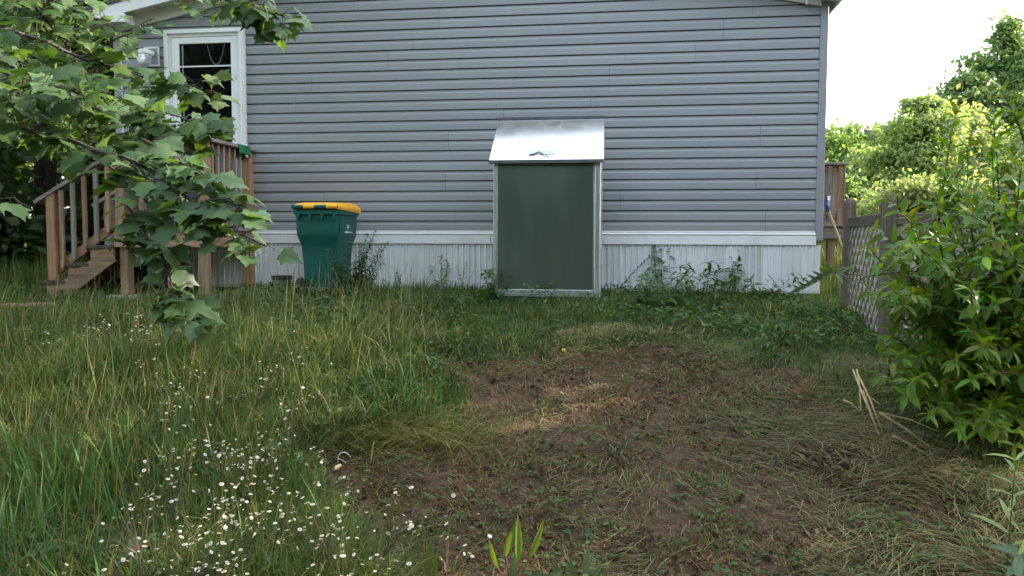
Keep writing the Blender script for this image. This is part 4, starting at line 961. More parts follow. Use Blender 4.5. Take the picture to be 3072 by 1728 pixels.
tree('understory_bush', 'dark bush left of the porch stairs', -6.6, 9.3, 2.5, .0, 1.0, .8, 9000, .09, LD, LG, .05, 24, 40, .34, group=LBG, cat='bush')
tree('understory_bush', 'dark bush in the gap behind the stair balusters', -5.9, 11.9, 2.3, .0, 1.3, .8, 7000, .10, LD, (.09, .13, .025), .05, 25, 34, .34, group=LBG, cat='bush')
tree('understory_bush', 'low bush at the left edge of the picture', -7.9, 10.2, 2.6, .0, 1.1, .9, 8000, .10, LD, LG, .05, 26, 36, .34, group=LBG, cat='bush')
# trees round the yard outside the picture: they shade it and show in the bin's metal
SG = 'trees around the yard behind the viewer'
for k, (x_, y_, h_, z0_, rx_, nl, sd_) in enumerate(((10.2, 8.4, 7.6, .6, 2.7, 1550, 31), (9.4, 5.0, 7.2, .6, 2.7, 1550, 32), (13.6, 12.4, 9.5, 1.0, 2.8, 4500, 33), (8.4, .8, 7.4, .8, 2.8, 10000, 34),
                                                     (5.0, -5.5, 8.5, .8, 3.0, 9000, 35), (0.4, -7.5, 9.0, .6, 3.2, 9000, 36), (-4.6, -6.2, 8.5, .6, 3.0, 9000, 37), (-8.8, -1.5, 8.0, .6, 3.0, 9000, 38), (2.8, -10.5, 11, 1.0, 3.4, 9000, 39), (-3.0, -11, 11, 1.0, 3.4, 9000, 40))):
    tree('yard_tree', ('leafy tree out of view beyond the right end of the lattice fence', 'leafy tree out of view to the right of the glossy shrub', 'tall tree out of view behind the right hand fence tree', 'leafy tree out of view beside the viewer on the right', 'leafy tree behind the viewer over the right shoulder', 'leafy tree straight behind the viewer', 'leafy tree behind the viewer over the left shoulder', 'leafy tree out of view beside the viewer on the left', 'tallest tree far behind the viewer towards the right', 'tallest tree far behind the viewer towards the left')[k], x_, y_, h_, z0_, rx_, rx_, nl, .24 if k > 3 else .20, LD, (.07, .12, .025), .18, sd_, 70, .30, group=SG)
# the wood closing off the view beyond the single trees
n = 26000; a = rng.random(n); x = np.where(a < .62, rng.uniform(6, 44, n), rng.uniform(-44, -7, n)); y = rng.uniform(33, 40, n) - np.where(a < .62, 0, 13) ; zt = terr(x, y)
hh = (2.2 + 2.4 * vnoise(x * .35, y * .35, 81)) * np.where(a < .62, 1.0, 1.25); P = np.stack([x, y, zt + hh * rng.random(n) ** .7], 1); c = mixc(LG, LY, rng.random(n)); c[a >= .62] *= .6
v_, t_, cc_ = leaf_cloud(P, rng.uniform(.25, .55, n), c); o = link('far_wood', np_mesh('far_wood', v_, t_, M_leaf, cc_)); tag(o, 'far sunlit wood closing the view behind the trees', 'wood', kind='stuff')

# ================================================================== overhanging maple
M_mleaf = leafmat('maple_leaf', attr=False, base=(.062, .130, .060), trans=.38, rough=.42, spec=.40, tcol=(1.9, 1.75, .40), vary=.28)
M_mfol = leafmat('maple_foliage', trans=.38, rough=.42, spec=.45, tcol=(1.9, 1.75, .40))
M_twig = pmat('maple_twig', (.035, .026, .024), (.075, .055, .05), rough=.85, scale=20)
HALF = [(0, 0), (.11, -.05), (.33, .02), (.33, .15), (.55, .38), (.40, .43), (.26, .55), (.27, .72), (.09, .80), (0, 1.02)]
def maple_arrays(fold, curl, tw):
    out = HALF + [(-x_, y_) for (x_, y_) in HALF[-2:0:-1]]
    pts = [(0, .36)] + out; V = []
    for (x_, y_) in pts: V.append((x_ + tw * y_ * .1, y_, fold * abs(x_) - curl * (y_ - .2) ** 2 - .22 * x_ * x_ + .03 * math.sin(9 * x_ + 5 * y_)))
    n_ = len(out); return np.array(V), np.array([(0, 1 + i_, 1 + (i_ + 1) % n_) for i_ in range(n_)])
MLV = [maple_arrays(*q) for q in ((.10, .18, 0), (.22, .30, 1), (-.08, .35, -1), (.30, .12, .5), (.05, .5, -.5))]
ML_ME = []
for (v_, t_) in MLV: ML_ME.append(np_mesh('maple_leaf', v_, t_, M_mleaf))
mp_root = empty('maple_tree', (-4.7, 4.3, float(terr(-4.7, 4.3)) - .05)); tag(mp_root, 'maple tree whose leafy branches overhang the porch from the upper left', 'tree')
mo = Vector(mp_root.location)
def mt(px, py, Y): return at(px, py, Y) - mo
BR = [  # (native px path with distance), leaf count, scatter radius, thickness
    ([(-300, -420, 4.5), (-60, -160, 4.6), (70, 0, 4.7), (157, 98, 4.8), (260, 230, 4.9)], 100, .24, .022),
    ([(-350, 60, 4.2), (0, 97, 4.2), (80, 118, 4.3), (250, 180, 4.5), (430, 232, 4.6), (545, 258, 4.6), (650, 285, 4.6)], 90, .15, .014),
    ([(-350, 380, 3.8), (0, 390, 3.8), (100, 400, 3.7), (290, 455, 3.6), (420, 500, 3.5), (520, 570, 3.45), (640, 660, 3.4), (720, 710, 3.35), (800, 745, 3.3)], 120, .11, .013),
    ([(373, 607, 3.5), (430, 690, 3.45), (484, 773, 3.4), (513, 872, 3.35), (545, 930, 3.3), (600, 985, 3.25)], 56, .07, .006),
    ([(-350, -300, 4.2), (0, -150, 4.3), (400, -60, 4.4), (600, -15, 4.45), (730, 25, 4.5), (850, 50, 4.5)], 110, .12, .014),
    ([(-350, 200, 3.9), (0, 230, 3.9), (200, 300, 3.9), (380, 360, 3.9), (480, 400, 3.9)], 150, .21, .012),
    ([(-350, 300, 3.6), (0, 295, 3.6), (140, 258, 3.6), (260, 300, 3.6)], 80, .18, .009),
    ([(380, 360, 3.9), (500, 350, 4.0), (600, 375, 4.0), (680, 400, 4.0)], 34, .09, .006),
    ([(640, 660, 3.4), (600, 620, 3.4), (690, 600, 3.4), (740, 640, 3.4)], 14, .06, .005),
    ([(290, 455, 3.6), (380, 560, 3.5), (470, 640, 3.5), (560, 690, 3.45)], 26, .09, .006),
    ([(-350, 560, 3.3), (0, 600, 3.2), (90, 630, 3.15)], 7, .06, .008),
    ([(420, 430, 3.6), (520, 480, 3.55), (620, 540, 3.5), (700, 610, 3.45)], 44, .09, .006),
    ([(250, 180, 4.5), (360, 120, 4.5), (450, 60, 4.5)], 16, .10, .006),
    ([(-350, -120, 4.8), (0, -60, 4.9), (200, 30, 5.0), (340, 90, 5.0)], 120, .24, .012),
    ([(-200, 150, 5.0), (60, 190, 5.1), (260, 250, 5.1), (330, 330, 5.1)], 110, .26, .010),
    ([(700, 20, 4.5), (760, 70, 4.5), (810, 110, 4.5)], 9, .05, .004),
    ([(430, 690, 3.45), (390, 700, 3.4), (360, 720, 3.4)], 7, .05, .004),
]
r = random.Random(5); leaves = []
tk = MB(); tk.tube([(0, 0, -.1), (.02, .05, .8), (.05, 0, 1.6), (.0, -.05, 2.6), (-.05, .05, 4.2), (0, 0, 6.0)], [.17, .14, .13, .115, .09, .05], 12); tr_ = tk.build('trunk', M_bark, mp_root, smooth=True)
for bi, (path, cnt, rad, th) in enumerate(BR):
    pts = [mt(*p) for p in path]
    if path[0][0] <= -150: pts = [Vector((0, 0, max(1.0, pts[0].z - .35)))] + pts
    sm = []
    for i_ in range(len(pts) - 1):
        for q in (0, .33, .66): sm.append(pts[i_].lerp(pts[i_ + 1], q) + Vector((r.uniform(-1, 1), r.uniform(-1, 1), r.uniform(-1, 1))) * .012)
    sm.append(pts[-1]); mb = MB(); mb.tube(sm, [th * (1.15 - .95 * i_ / (len(sm) - 1)) for i_ in range(len(sm))], 6); mb.build('branch', M_twig, mp_root, smooth=True)
    tw = MB()
    for q in range(cnt):
        t = r.random() ** .85 * (len(pts) - 1); i_ = min(int(t), len(pts) - 2)
        if path[0][0] <= -150 and i_ == 0: i_ = 1 if len(pts) > 2 else 0
        p = pts[i_].lerp(pts[i_ + 1], t - int(t)); dv = Vector((r.gauss(0, 1), r.gauss(0, .8), r.gauss(-.25, .8))); dv = dv.normalized() * rad * (.25 + .85 * r.random())
        e_ = p + dv; tw.tube([p, p + dv * .5 + Vector((0, 0, .012)), e_], [.0022, .0016, .001], 4)
        leaves.append((e_, dv))
    tw.build('twig', M_twig, mp_root)['kind'] = 'stuff'
recs = []
for (p, dv) in leaves:
    L = r.uniform(.085, .135); nrm = Vector((r.gauss(0, .42), r.gauss(-.45, .42), r.gauss(.95, .3))).normalized()
    d = Vector((dv.x, dv.y, 0)).normalized() * .8 + Vector((r.gauss(.15, .5), r.gauss(-.2, .5), -.75)); d = (d - nrm * d.dot(nrm)).normalized(); x_ = d.cross(nrm).normalized()
    recs.append((p, Matrix((x_, d, nrm)).transposed(), L, r.randrange(5)))
def on_screen(p): 
    w = p + mo; return abs(w.x / w.y) < .66 and w.z < 1.5 + w.y * .33
recs.sort(key=lambda q: -(q[2] / (q[0] + mo).length) * (1 if on_screen(q[0]) else .01))
for (p, m3, L, k_) in recs[:300]:
    o = bpy.data.objects.new('leaf', ML_ME[k_]); COL.objects.link(o); o.parent = mp_root
    o.matrix_local = Matrix.Translation(p) @ m3.to_4x4() @ Matrix.Scale(L, 4)
V = []; T = []; C = []; b = 0
for (p, m3, L, k_) in recs[300:]:
    v_, t_ = MLV[k_]; V.append(v_ @ (np.array(m3).T * L) + np.array(p)); T.append(t_ + b); b += len(v_); w_ = r.random(); q = np.array([.046 + .06 * w_ ** 2, .095 + .06 * w_, .045]); C.append(np.tile(q, (len(v_), 1)))
o = link('foliage', np_mesh('foliage', np.concatenate(V), np.concatenate(T), M_mfol, np.concatenate(C)), mp_root); o['kind'] = 'stuff'
# upper crown out of the picture, which dims the porch side
n = 5200; P = rng.normal(0, 1, (n, 3)) * np.array([1.25, 1.25, .9]) + np.array([0, .2, 5.3]); P = P[P[:, 2] > 3.6]; n = len(P)
v_, t_, cc_ = leaf_cloud(P, rng.uniform(.10, .16, n), mixc((.03, .07, .03), (.07, .12, .04), rng.random(n))); o = link('crown', np_mesh('crown', v_, t_, M_mfol, cc_), mp_root); o['kind'] = 'stuff'

# ================================================================== broad glossy shrub at the right
M_sleaf = leafmat('shrub_leaf', attr=False, base=(.092, .182, .026), trans=.40, rough=.42, spec=.28, tcol=(1.7, 1.6, .35), vary=.30)
M_sfol = leafmat('shrub_foliage', trans=.38, rough=.42, spec=.28, tcol=(1.7, 1.6, .35))
M_stem = pmat('shrub_stem', (.07, .05, .03), (.14, .10, .06), rough=.8, scale=20)
def lance(wd, fold, curl, k=4):
    V = []; T = []
    for i_ in range(k + 1):
        t = i_ / k; w_ = wd * math.sin(math.pi * min(.98, .06 + t * .94) ** .8) * (1 if i_ < k else .04); zc = -curl * t * t
        V += [(-w_, t, zc + fold * w_), (0, t, zc), (w_, t, zc + fold * w_)]
    for i_ in range(k):
        a = 3 * i_
        for (p, q) in ((0, 1), (1, 2)): T += [(a + p, a + q, a + 3 + q), (a + p, a + 3 + q, a + 3 + p)]
    return np.array(V), np.array(T)
SLV = [lance(.19, .35, .12), lance(.21, .5, .25), lance(.17, .25, .35), lance(.2, .15, .05)]
def plant_leaves(recs, shapes, root, mat_obj, mat_stuff, n_obj, cfun, stuff_name='foliage', leaf_name='leaf'):
    MEs = [np_mesh(leaf_name, v_, t_, mat_obj) for (v_, t_) in shapes]; ro = Vector(root.location)
    recs.sort(key=lambda q: (q[0] + ro).length / q[2])
    for (p, m3, L, k_) in recs[:n_obj]:
        o = bpy.data.objects.new(leaf_name, MEs[k_]); COL.objects.link(o); o.parent = root; o.matrix_local = Matrix.Translation(p) @ m3.to_4x4() @ Matrix.Scale(L, 4)
    if len(recs) > n_obj:
        V = []; T = []; C = []; b = 0
        for (p, m3, L, k_) in recs[n_obj:]:
            v_, t_ = shapes[k_]; V.append(v_ @ (np.array(m3).T * L) + np.array(p)); T.append(t_ + b); b += len(v_); C.append(np.tile(cfun(), (len(v_), 1)))
        o = link(stuff_name, np_mesh(stuff_name, np.concatenate(V), np.concatenate(T), mat_stuff, np.concatenate(C)), root); o['kind'] = 'stuff'
def frame(d, up):
    d = Vector(d).normalized(); up = Vector(up); n_ = (up - d * up.dot(d)).normalized(); x_ = d.cross(n_).normalized(); return Matrix((x_, d, n_)).transposed()
def bez(a, b, c, t): return a * (1 - t) ** 2 + b * 2 * t * (1 - t) + c * t * t
sb = empty('glossy_shrub', (3.05, 4.75, float(terr(3.05, 4.75)))); tag(sb, 'big glossy leaved green shrub in front of the lattice fence', 'shrub'); so_ = Vector(sb.location)
r = random.Random(17)
TIP = [(2868, 318, 4.7), (2905, 430, 4.7), (3000, 262, 4.6), (3040, 330, 4.6), (2975, 345, 4.6), (2830, 520, 4.7), (2760, 600, 4.7), (2655, 585, 4.9), (2730, 660, 4.6), (2620, 690, 4.6), (2600, 740, 4.5), (2640, 800, 4.4), (2610, 870, 4.3), (2690, 760, 4.4), (2650, 1010, 4.1), (2680, 900, 4.2), (2640, 1120, 4.0), (2700, 1060, 4.0), (2720, 1180, 3.9), (2790, 1240, 3.8), (2880, 1280, 3.8), (2960, 1260, 3.8), (3050, 1330, 3.7)]
POLY = np.array([(2880, 420), (2960, 380), (3150, 380), (3300, 500), (3300, 1300), (2900, 1290), (2720, 1190), (2660, 1060), (2700, 960), (2640, 860), (2640, 720), (2740, 640), (2850, 560)], float)
while len(TIP) < 215:
    px, py = r.uniform(2600, 3300), r.uniform(380, 1320)
    if poly_sd(np.array([px]), np.array([py]), POLY)[0] > 0: TIP.append((px, py, r.uniform(3.75, 5.1) + (py < 700) * .2))
recs = []; stems = MB()
for (px, py, Yd) in TIP:
    tip = at(px, py, Yd) - so_; bx = Vector((r.gauss(.1, .28), r.gauss(.1, .25), -.02)); bx.x += .35 * tip.x * .5
    mid = bx.lerp(tip, .5) + Vector((0, 0, .35 * max(.2, tip.z) + .1)) * (.8 if tip.z > .6 else 1.1); mid.z = min(mid.z, tip.z + .25) if tip.z > .3 else mid.z
    pts = [bez(bx, mid, tip, t / 10) for t in range(11)]; stems.tube(pts, [.008 * (1.1 - t / 10) + .0012 for t in range(11)], 5, caps=False)
    L0 = (tip - bx).length; step = .030; s0 = r.uniform(.28, .45); nn_ = int(L0 * (1 - s0) / step)
    for q in range(nn_ + 1):
        t = s0 + (1 - s0) * q / max(1, nn_); p = bez(bx, mid, tip, t); ax = (bez(bx, mid, tip, min(1, t + .03)) - bez(bx, mid, tip, t - .03)).normalized()
        ang = q * 2.4 + r.uniform(-.4, .4); side = ax.cross(Vector((.3, .2, .9))).normalized(); s2 = ax.cross(side)
        for w_ in ((0,) if q < nn_ else (0, 2.1, 4.2)):
            out = side * math.cos(ang + w_) + s2 * math.sin(ang + w_); d = out * .85 + ax * r.uniform(.35, .8) + Vector((0, 0, r.uniform(-.25, .15)))
            recs.append((p + out * .004, frame(d, Vector((r.gauss(0, .3), r.gauss(-.25, .3), 1))), r.uniform(.065, .118) * (1.0 if t < .9 else .85), r.randrange(4)))
stems.build('stem', M_stem, sb, smooth=True)
plant_leaves(recs, SLV, sb, M_sleaf, M_sfol, 300, lambda: np.array([.062 + .07 * r.random(), .130 + .10 * r.random(), .022]) * r.uniform(.75, 1.25))
# long bare shoot with a feathered leaf reaching over the swath
p0, p1, p2 = at(2830, 805, 4.6) - so_, at(2600, 822, 4.4) - so_, at(2500, 812, 4.35) - so_
mb = MB(); mb.tube([p0, p0.lerp(p1, .5) + Vector((0, 0, .012)), p1, p2, at(2400, 868, 4.3) - so_], [.006, .005, .004, .003, .0015], 6); sho = mb.build('side_shoot', M_stem, sb, smooth=True)
recs = []
for k_ in range(7):
    p = p2.lerp(at(2400, 868, 4.3) - so_, k_ / 6)
    for s_ in (1, -1): recs.append((p, frame(Vector((-.75, .5 if s_ < 0 else -.25, .62 if s_ > 0 else -.12)), Vector((.2, -1, .5))), .082 - .003 * k_, r.randrange(4)))
for k_ in range(9):
    p = p1.lerp(p2, r.random()); recs.append((p, frame(Vector((r.gauss(0, 1), r.gauss(-.3, .6), r.gauss(.1, .6))), Vector((0, -.4, 1))), r.uniform(.07, .11), r.randrange(4)))
M_dleaf = leafmat('dark_shoot_leaf', attr=False, base=(.030, .075, .016), trans=.3, rough=.4, spec=.4, vary=.2)
MEs = [np_mesh('shoot_leaf', v_ * np.array([.68, 1, 1]), t_, M_dleaf) for (v_, t_) in SLV]
for (p, m3, L, k_) in recs:
    o = bpy.data.objects.new('shoot_leaf', MEs[k_]); COL.objects.link(o); o.parent = sb; o.matrix_local = Matrix.Translation(p) @ m3.to_4x4() @ Matrix.Scale(L, 4)
# ================================================================== fleabane in the uncut grass
M_petal = leafmat('petal', attr=False, base=(.78, .77, .76), trans=.25, rough=.6, tcol=(1, 1, .95), vary=.06)
M_disc = pmat('flower_disc', (.55, .38, .03), (.62, .46, .06), rough=.8)
M_fstem = leafmat('fleabane_stem', attr=False, base=(.075, .10, .03), trans=.15, tcol=(1.2, 1.1, .5), vary=.35)
M_dstem = pmat('dry_stem', (.05, .032, .02), (.11, .075, .045), rough=.85, scale=20)
def head_mesh(rad, cup):
    mb = MB(); n_ = 13; c = []
    for k in range(n_):
        a = 2 * math.pi * k / n_; w_ = math.pi / n_ * .92
        mb.add([(rad * .25 * math.cos(a), rad * .25 * math.sin(a), 0), (rad * .9 * math.cos(a - w_), rad * .9 * math.sin(a - w_), cup), (rad * math.cos(a), rad * math.sin(a), cup * 1.1), (rad * .9 * math.cos(a + w_), rad * .9 * math.sin(a + w_), cup)], [(0, 1, 2, 3)])
    mb.mi = 1; mb.lathe([(rad * .40, -.0005), (rad * .38, .0012), (rad * .2, .0022)], 9)
    return mb.mesh([M_petal, M_disc])
HEADS = [head_mesh(.0085, .001), head_mesh(.0098, -.001), head_mesh(.0075, .004)]
r = random.Random(23)
FPOLY = np.array([(340, 940), (620, 925), (960, 985), (930, 1180), (920, 1330), (1200, 1390), (1340, 1540), (1290, 1728), (260, 1728), (330, 1560), (430, 1350), (400, 1180), (110, 1010), (120, 930)], float)
spots = []
while len(spots) < 118:
    px, py = r.uniform(90, 1350), r.uniform(915, 1740)
    if poly_sd(np.array([px]), np.array([py]), FPOLY)[0] > 0 and r.random() < .35 + .65 * math.exp(-((px - (560 + (py - 1000) * .35)) / 300) ** 2): spots.append((px, py))
for (px, py) in spots:
    hp_ = r.uniform(.30, .46); g = ground_at(px, py, hp_)
    ro = empty('fleabane', g); zone = 'in the uncut grass before the porch' if py < 1120 else ('at the grass edge beside the bare soil' if px > 850 else ('in the deep grass at the lower left' if py > 1420 else 'in the middle of the uncut grass'))
    tag(ro, 'white fleabane stalk ' + zone, 'wildflower', 'fleabane ' + zone)
    lean = Vector((r.gauss(.05, .07), r.gauss(-.02, .05), 0)); fork = Vector((lean.x * .6, lean.y * .6, hp_ * .72)); st = MB()
    st.tube([(0, 0, -.01), fork * .5 + Vector((r.gauss(0, .006), 0, 0)), fork], [.0026, .0022, .0018], 5); nh = r.randint(3, 9); hd = []
    for k in range(nh):
        e_ = fork + Vector((r.gauss(lean.x * .5, .045), r.gauss(0, .045), hp_ * r.uniform(.10, .36))); st.tube([fork * r.uniform(.75, 1.0), fork.lerp(e_, .6) + Vector((0, 0, .012)), e_], [.0014, .0012, .001], 4); hd.append(e_)
    for k in range(4):
        t = r.uniform(.2, .95); p = fork * t; a = r.uniform(0, 6.28); l_ = r.uniform(.03, .07); q = p + Vector((math.cos(a) * l_, math.sin(a) * l_, l_ * r.uniform(.1, .7))); w_ = Vector((-math.sin(a), math.cos(a), 0)) * .005
        st.add([p, p.lerp(q, .5) + w_, q, p.lerp(q, .5) - w_], [(0, 1, 2, 3)])
    st.build('stem', M_fstem if r.random() < .75 else M_dstem, ro)
    for e_ in hd: link('flower_head', HEADS[r.randrange(3)], ro, loc=e_, rot=(r.gauss(.25, .35), r.gauss(0, .4), r.uniform(0, 6)), scale=r.uniform(.62, 1.0))
# ================================================================== weeds
M_weed = leafmat('weed_leaf', attr=False, base=(.045, .110, .028), trans=.35, rough=.5, spec=.35, vary=.28)
M_weedd = leafmat('goldenrod_leaf', attr=False, base=(.045, .100, .032), trans=.3, rough=.55, spec=.3, vary=.3)
M_weedy = leafmat('yellowish_leaf', attr=False, base=(.10, .16, .03), trans=.4, rough=.5, spec=.35, vary=.2)
M_willow = leafmat('willow_leaf', attr=False, base=(.20, .30, .10), trans=.35, rough=.45, spec=.4, vary=.2)
M_milk = leafmat('blue_green_leaf', attr=False, base=(.075, .14, .075), trans=.3, rough=.45, spec=.4, vary=.2)
M_redstem = pmat('red_stem', (.14, .035, .04), (.20, .07, .06), rough=.6, scale=20)
M_gstem = pmat('green_stem', (.05, .08, .025), (.09, .12, .04), rough=.7, scale=20)
def shapes(wd, curl): return [lance(wd, .3, curl, 3), lance(wd * 1.1, .45, curl * 1.6, 3), lance(wd * .9, .2, curl * .5, 3)]
def forb(name, label, base, tips, leaf, wd, step, mat, smat, curl=.3, start=.15, whorl=1, rise=.5, taper=.5, group=None, cat='weed', seed=1, stem_r=.003, per=1.0, bow=.06):
    """stems from base to world tips with lance leaves along them, each leaf its own part"""
    rr = random.Random(seed); base = Vector(base); ro = empty(name, base); tag(ro, label, cat, group); SH = [np_mesh('leaf', v_, t_, mat) for (v_, t_) in shapes(wd, curl)]
    for ti, tip in enumerate(tips):
        tp = Vector(tip) - base; b0 = Vector((rr.gauss(0, .02), rr.gauss(0, .02), -.01)); mid = b0.lerp(tp, .5) + Vector((rr.gauss(0, bow), rr.gauss(0, bow), .03)) * min(1, tp.length * 2)
        mb = MB(); mb.tube([bez(b0, mid, tp, t / 6) for t in range(7)], [stem_r * (1.1 - .8 * t / 6) for t in range(7)], 5); mb.build('stem', smat, ro, smooth=True)
        n_ = max(2, int(tp.length * (1 - start) / step))
        for q in range(n_ + 1):
            t = start + (1 - start) * q / n_; p = bez(b0, mid, tp, t); ax = (bez(b0, mid, tp, min(1, t + .05)) - bez(b0, mid, tp, t - .05)).normalized(); sd_ = ax.cross(Vector((.2, .9, .3))).normalized(); s2 = ax.cross(sd_); a = q * 2.4 + rr.uniform(-.3, .3)
            for w_ in range(whorl if q < n_ else 3):
                an = a + w_ * 6.283 / (whorl if q < n_ else 3); out = sd_ * math.cos(an) + s2 * math.sin(an); d = out + ax * rise * rr.uniform(.5, 1.5)
                o = bpy.data.objects.new('leaf', SH[rr.randrange(3)]); COL.objects.link(o); o.parent = ro
                o.matrix_local = Matrix.Translation(p) @ frame(d, ax + Vector((0, -.15, .4))).to_4x4() @ Matrix.Scale(leaf * rr.uniform(.7, 1.2) * (1 - taper * t), 4)
    return ro
g = ground_at(1062, 905)
forb('goldenrod', 'feathery dark goldenrod weed growing in front of the cart', g, [at(px, py, g.y + dy) for (px, py, dy) in ((1128, 692, .15), (1145, 735, .1), (1108, 740, 0), (1078, 730, -.05), (1150, 790, .05), (985, 752, -.1), (1030, 770, -.1), (1062, 790, -.12), (1010, 800, -.1), (1100, 705, .05), (1090, 760, -.05), (1130, 830, .0), (1045, 720, -.02), (1160, 730, .1))], .10, .16, .0120, M_weedd, M_gstem, .35, .05, 2, .45, .6, seed=3)
g = ground_at(1195, 880); forb('slender_weed', 'slender dark weed against the white skirting right of the cart', g, [at(1198, 745, g.y + .2), at(1215, 770, g.y + .2), at(1182, 800, g.y + .15)], .055, .11, .022, M_weedd, M_gstem, .3, .25, 1, .5, seed=4)
g = ground_at(1330, 882); forb('yellowish_weed', 'yellow green leafy weed midway between cart and metal bin', g, [at(1322, 772, g.y + .1), at(1290, 800, g.y + .1), at(1345, 735, g.y + .2)], .075, .16, .028, M_weedy, M_gstem, .4, .25, 2, .4, seed=5)
g = ground_at(1385, 885); forb('slender_weed', 'thin dark weed leaning towards the left side of the metal bin', g, [at(1398, 790, g.y + .2), at(1372, 800, g.y + .2), at(1420, 815, g.y + .1)], .05, .11, .02, M_weedd, M_gstem, .3, .25, 1, .5, seed=6)
ML = 'milkweed like plants along the right hand skirting'
for k, (bx, by, tips, lb) in enumerate(((1985, 885, ((1962, 738, .1), (1998, 742, .15)), 'tall drooping leaved weed nearest the right side of the bin'), (2060, 890, ((2062, 792, .1), (2040, 800, 0)), 'short drooping weed second from the bin along the skirting'),
                                        (2130, 890, ((2128, 785, .1), (2155, 790, .1)), 'bushy drooping weed in the middle of the right hand skirting'), (2200, 885, ((2203, 722, .15), (2222, 770, .1)), 'tallest drooping weed left of the vented skirting panel'), (2240, 880, ((2238, 800, .1), (2262, 820, .1)), 'low drooping weed in front of the vented skirting panel'))):
    g = ground_at(bx, by); forb('drooping_weed', lb, g, [at(px, py, g.y + dy) for (px, py, dy) in tips], .135, .14, .030, M_weed, M_gstem, .55, .25, 2, .35, .25, ML, seed=10 + k, stem_r=.0035)
for k, (bx, by, w_, lb) in enumerate(((2020, 925, .26, 'dark leafy clump in front of the right hand skirting'), (2150, 925, .26, 'leafy clump above the small bare patch of soil'), (1090, 930, .20, 'dark broad leaved clump at the foot of the goldenrod'), (1935, 915, .18, 'low green clump beside the lower right bin corner'), (2290, 905, .22, 'low weedy clump below the vented panel'), (1480, 905, .15, 'grassy weed clump at the lower left bin corner'))):
    g = ground_at(bx, by); rr = random.Random(k + 50)
    forb('leafy_clump', lb, g, [g + Vector((rr.gauss(0, w_ * .6), rr.gauss(0, w_ * .35), rr.uniform(.12, .30))) for q in range(9)], .085, .20, .030, M_weed if k != 2 else M_weedd, M_gstem, .5, .2, 1, .6, .3, 'leafy clumps along the house', seed=60 + k)
g = ground_at(1838, 890); forb('leaning_stalk', 'leaning seed stalk with short leaves right of the metal bin', g, [at(1948, 768, g.y + .15)], .038, .18, .013, M_weed, M_gstem, .2, .2, 2, .8, .3, seed=30, stem_r=.004, bow=.0)
g = ground_at(2110, 1060); forb('young_weed', 'pale green upright weed at the upper right edge of the mown swath', g, [g + Vector((.0, 0, .2)), g + Vector((.07, 0, .16))], .085, .18, .03, M_weedy, M_gstem, .3, .2, 2, .9, seed=31)
for k, (bx, by, lb) in enumerate(((2340, 1040, 'upright green weed in the grass before the fence panel'), (2290, 1100, 'upright green weed at the right end of the swath top edge'))):
    g = ground_at(bx, by); forb('young_weed', lb, g, [g + Vector((.03 * q, 0, .24 - .05 * q)) for q in range(3)], .10, .16, .03, M_weed, M_gstem, .3, .15, 2, 1.1, seed=32 + k)
# foreground shoots
def shoots(name, label, gx_, specs, mat, smat, seed, lw=.13):
    rr = random.Random(seed); base = Vector(gx_); ro = empty(name, base); tag(ro, label, 'sprout'); SH = [np_mesh('leaf', v_, t_, mat) for (v_, t_) in [lance(lw, .5, .05, 5), lance(lw * .85, .6, .12, 5)]]
    for (dx, dy, z0, L, tx, ty) in specs:
        mb = MB(); mb.tube([(0, 0, -.02), (dx * .5, dy * .5, z0 * .5), (dx, dy, z0)], [.005, .004, .003], 6); mb.build('stem', smat, ro)
        o = bpy.data.objects.new('leaf', SH[rr.randrange(2)]); COL.objects.link(o); o.parent = ro; o.matrix_local = Matrix.Translation((dx, dy, z0)) @ frame((tx, ty, 1), (rr.gauss(0, .4), -1, .3)).to_4x4() @ Matrix.Scale(L, 4)
    return ro
M_tip = leafmat('shoot_leaf_green', attr=False, base=(.10, .17, .035), trans=.35, rough=.4, spec=.45, vary=.2)
g = ground_at(1545, 1728); g = Vector((g.x, g.y - .12, float(terr(g.x, g.y - .12)))); sc_ = g.y / F_PX
k1 = shoots('red_sprout', 'red stemmed sprout with upright pointed leaves at the bottom centre', g, [(-.06, .0, .10, .12, -.32, 0), (-.03, 0, .15, .15, .30, .0), (.015, 0, .13, .18, .05, 0), (.06, 0, .14, .16, .42, 0)], M_tip, M_redstem, 1, .10)
for k, (dx, z_, tx) in enumerate(((-.05, .02, -1.2), (.03, .03, 1.0), (-.01, .05, .1), (.07, .01, 1.6), (-.10, .0, -2.0), (.11, .03, .9))):
    v_, t_ = lance(.16, .3, .2, 4); o = bpy.data.objects.new('low_leaf', np_mesh('low_leaf', v_, t_, M_milk)); COL.objects.link(o); o.parent = k1; o.matrix_local = Matrix.Translation((dx, -.02, z_)) @ frame((tx, -.3, 1), (0, -1, .6)).to_4x4() @ Matrix.Scale(.11, 4)
g = ground_at(1290, 1728); g = Vector((g.x, g.y - .10, float(terr(g.x, g.y - .10))))
shoots('green_sprout', 'narrow green sprout at the bottom edge left of the red one', g, [(-.03, 0, .03, .15, -.3, 0), (.005, 0, .04, .17, .1, 0), (.03, .01, .03, .13, .12, 0)], M_tip, M_gstem, 2, .09)
g = ground_at(1740, 1728); g = Vector((g.x, g.y - .10, float(terr(g.x, g.y - .10))))
shoots('blue_green_sprout', 'blue green sprout at the bottom edge right of the red one', g, [(-.05, 0, .02, .12, -.7, 0), (-.02, 0, .02, .11, -.2, 0), (.02, .01, .05, .12, .1, 0), (.04, 0, .03, .09, .5, 0)], M_milk, M_redstem, 3, .13)
g = Vector((1.93, 3.02, float(terr(1.93, 3.02)))); dq = 2.95
wil = forb('willow_seedling', 'bright narrow leaved seedling at the lower right corner', g, [at(3050, 1372, dq)], .165, .085, .050, M_willow, M_gstem, .25, .25, 2, .45, .35, cat='seedling', seed=41, stem_r=.004, bow=.0)
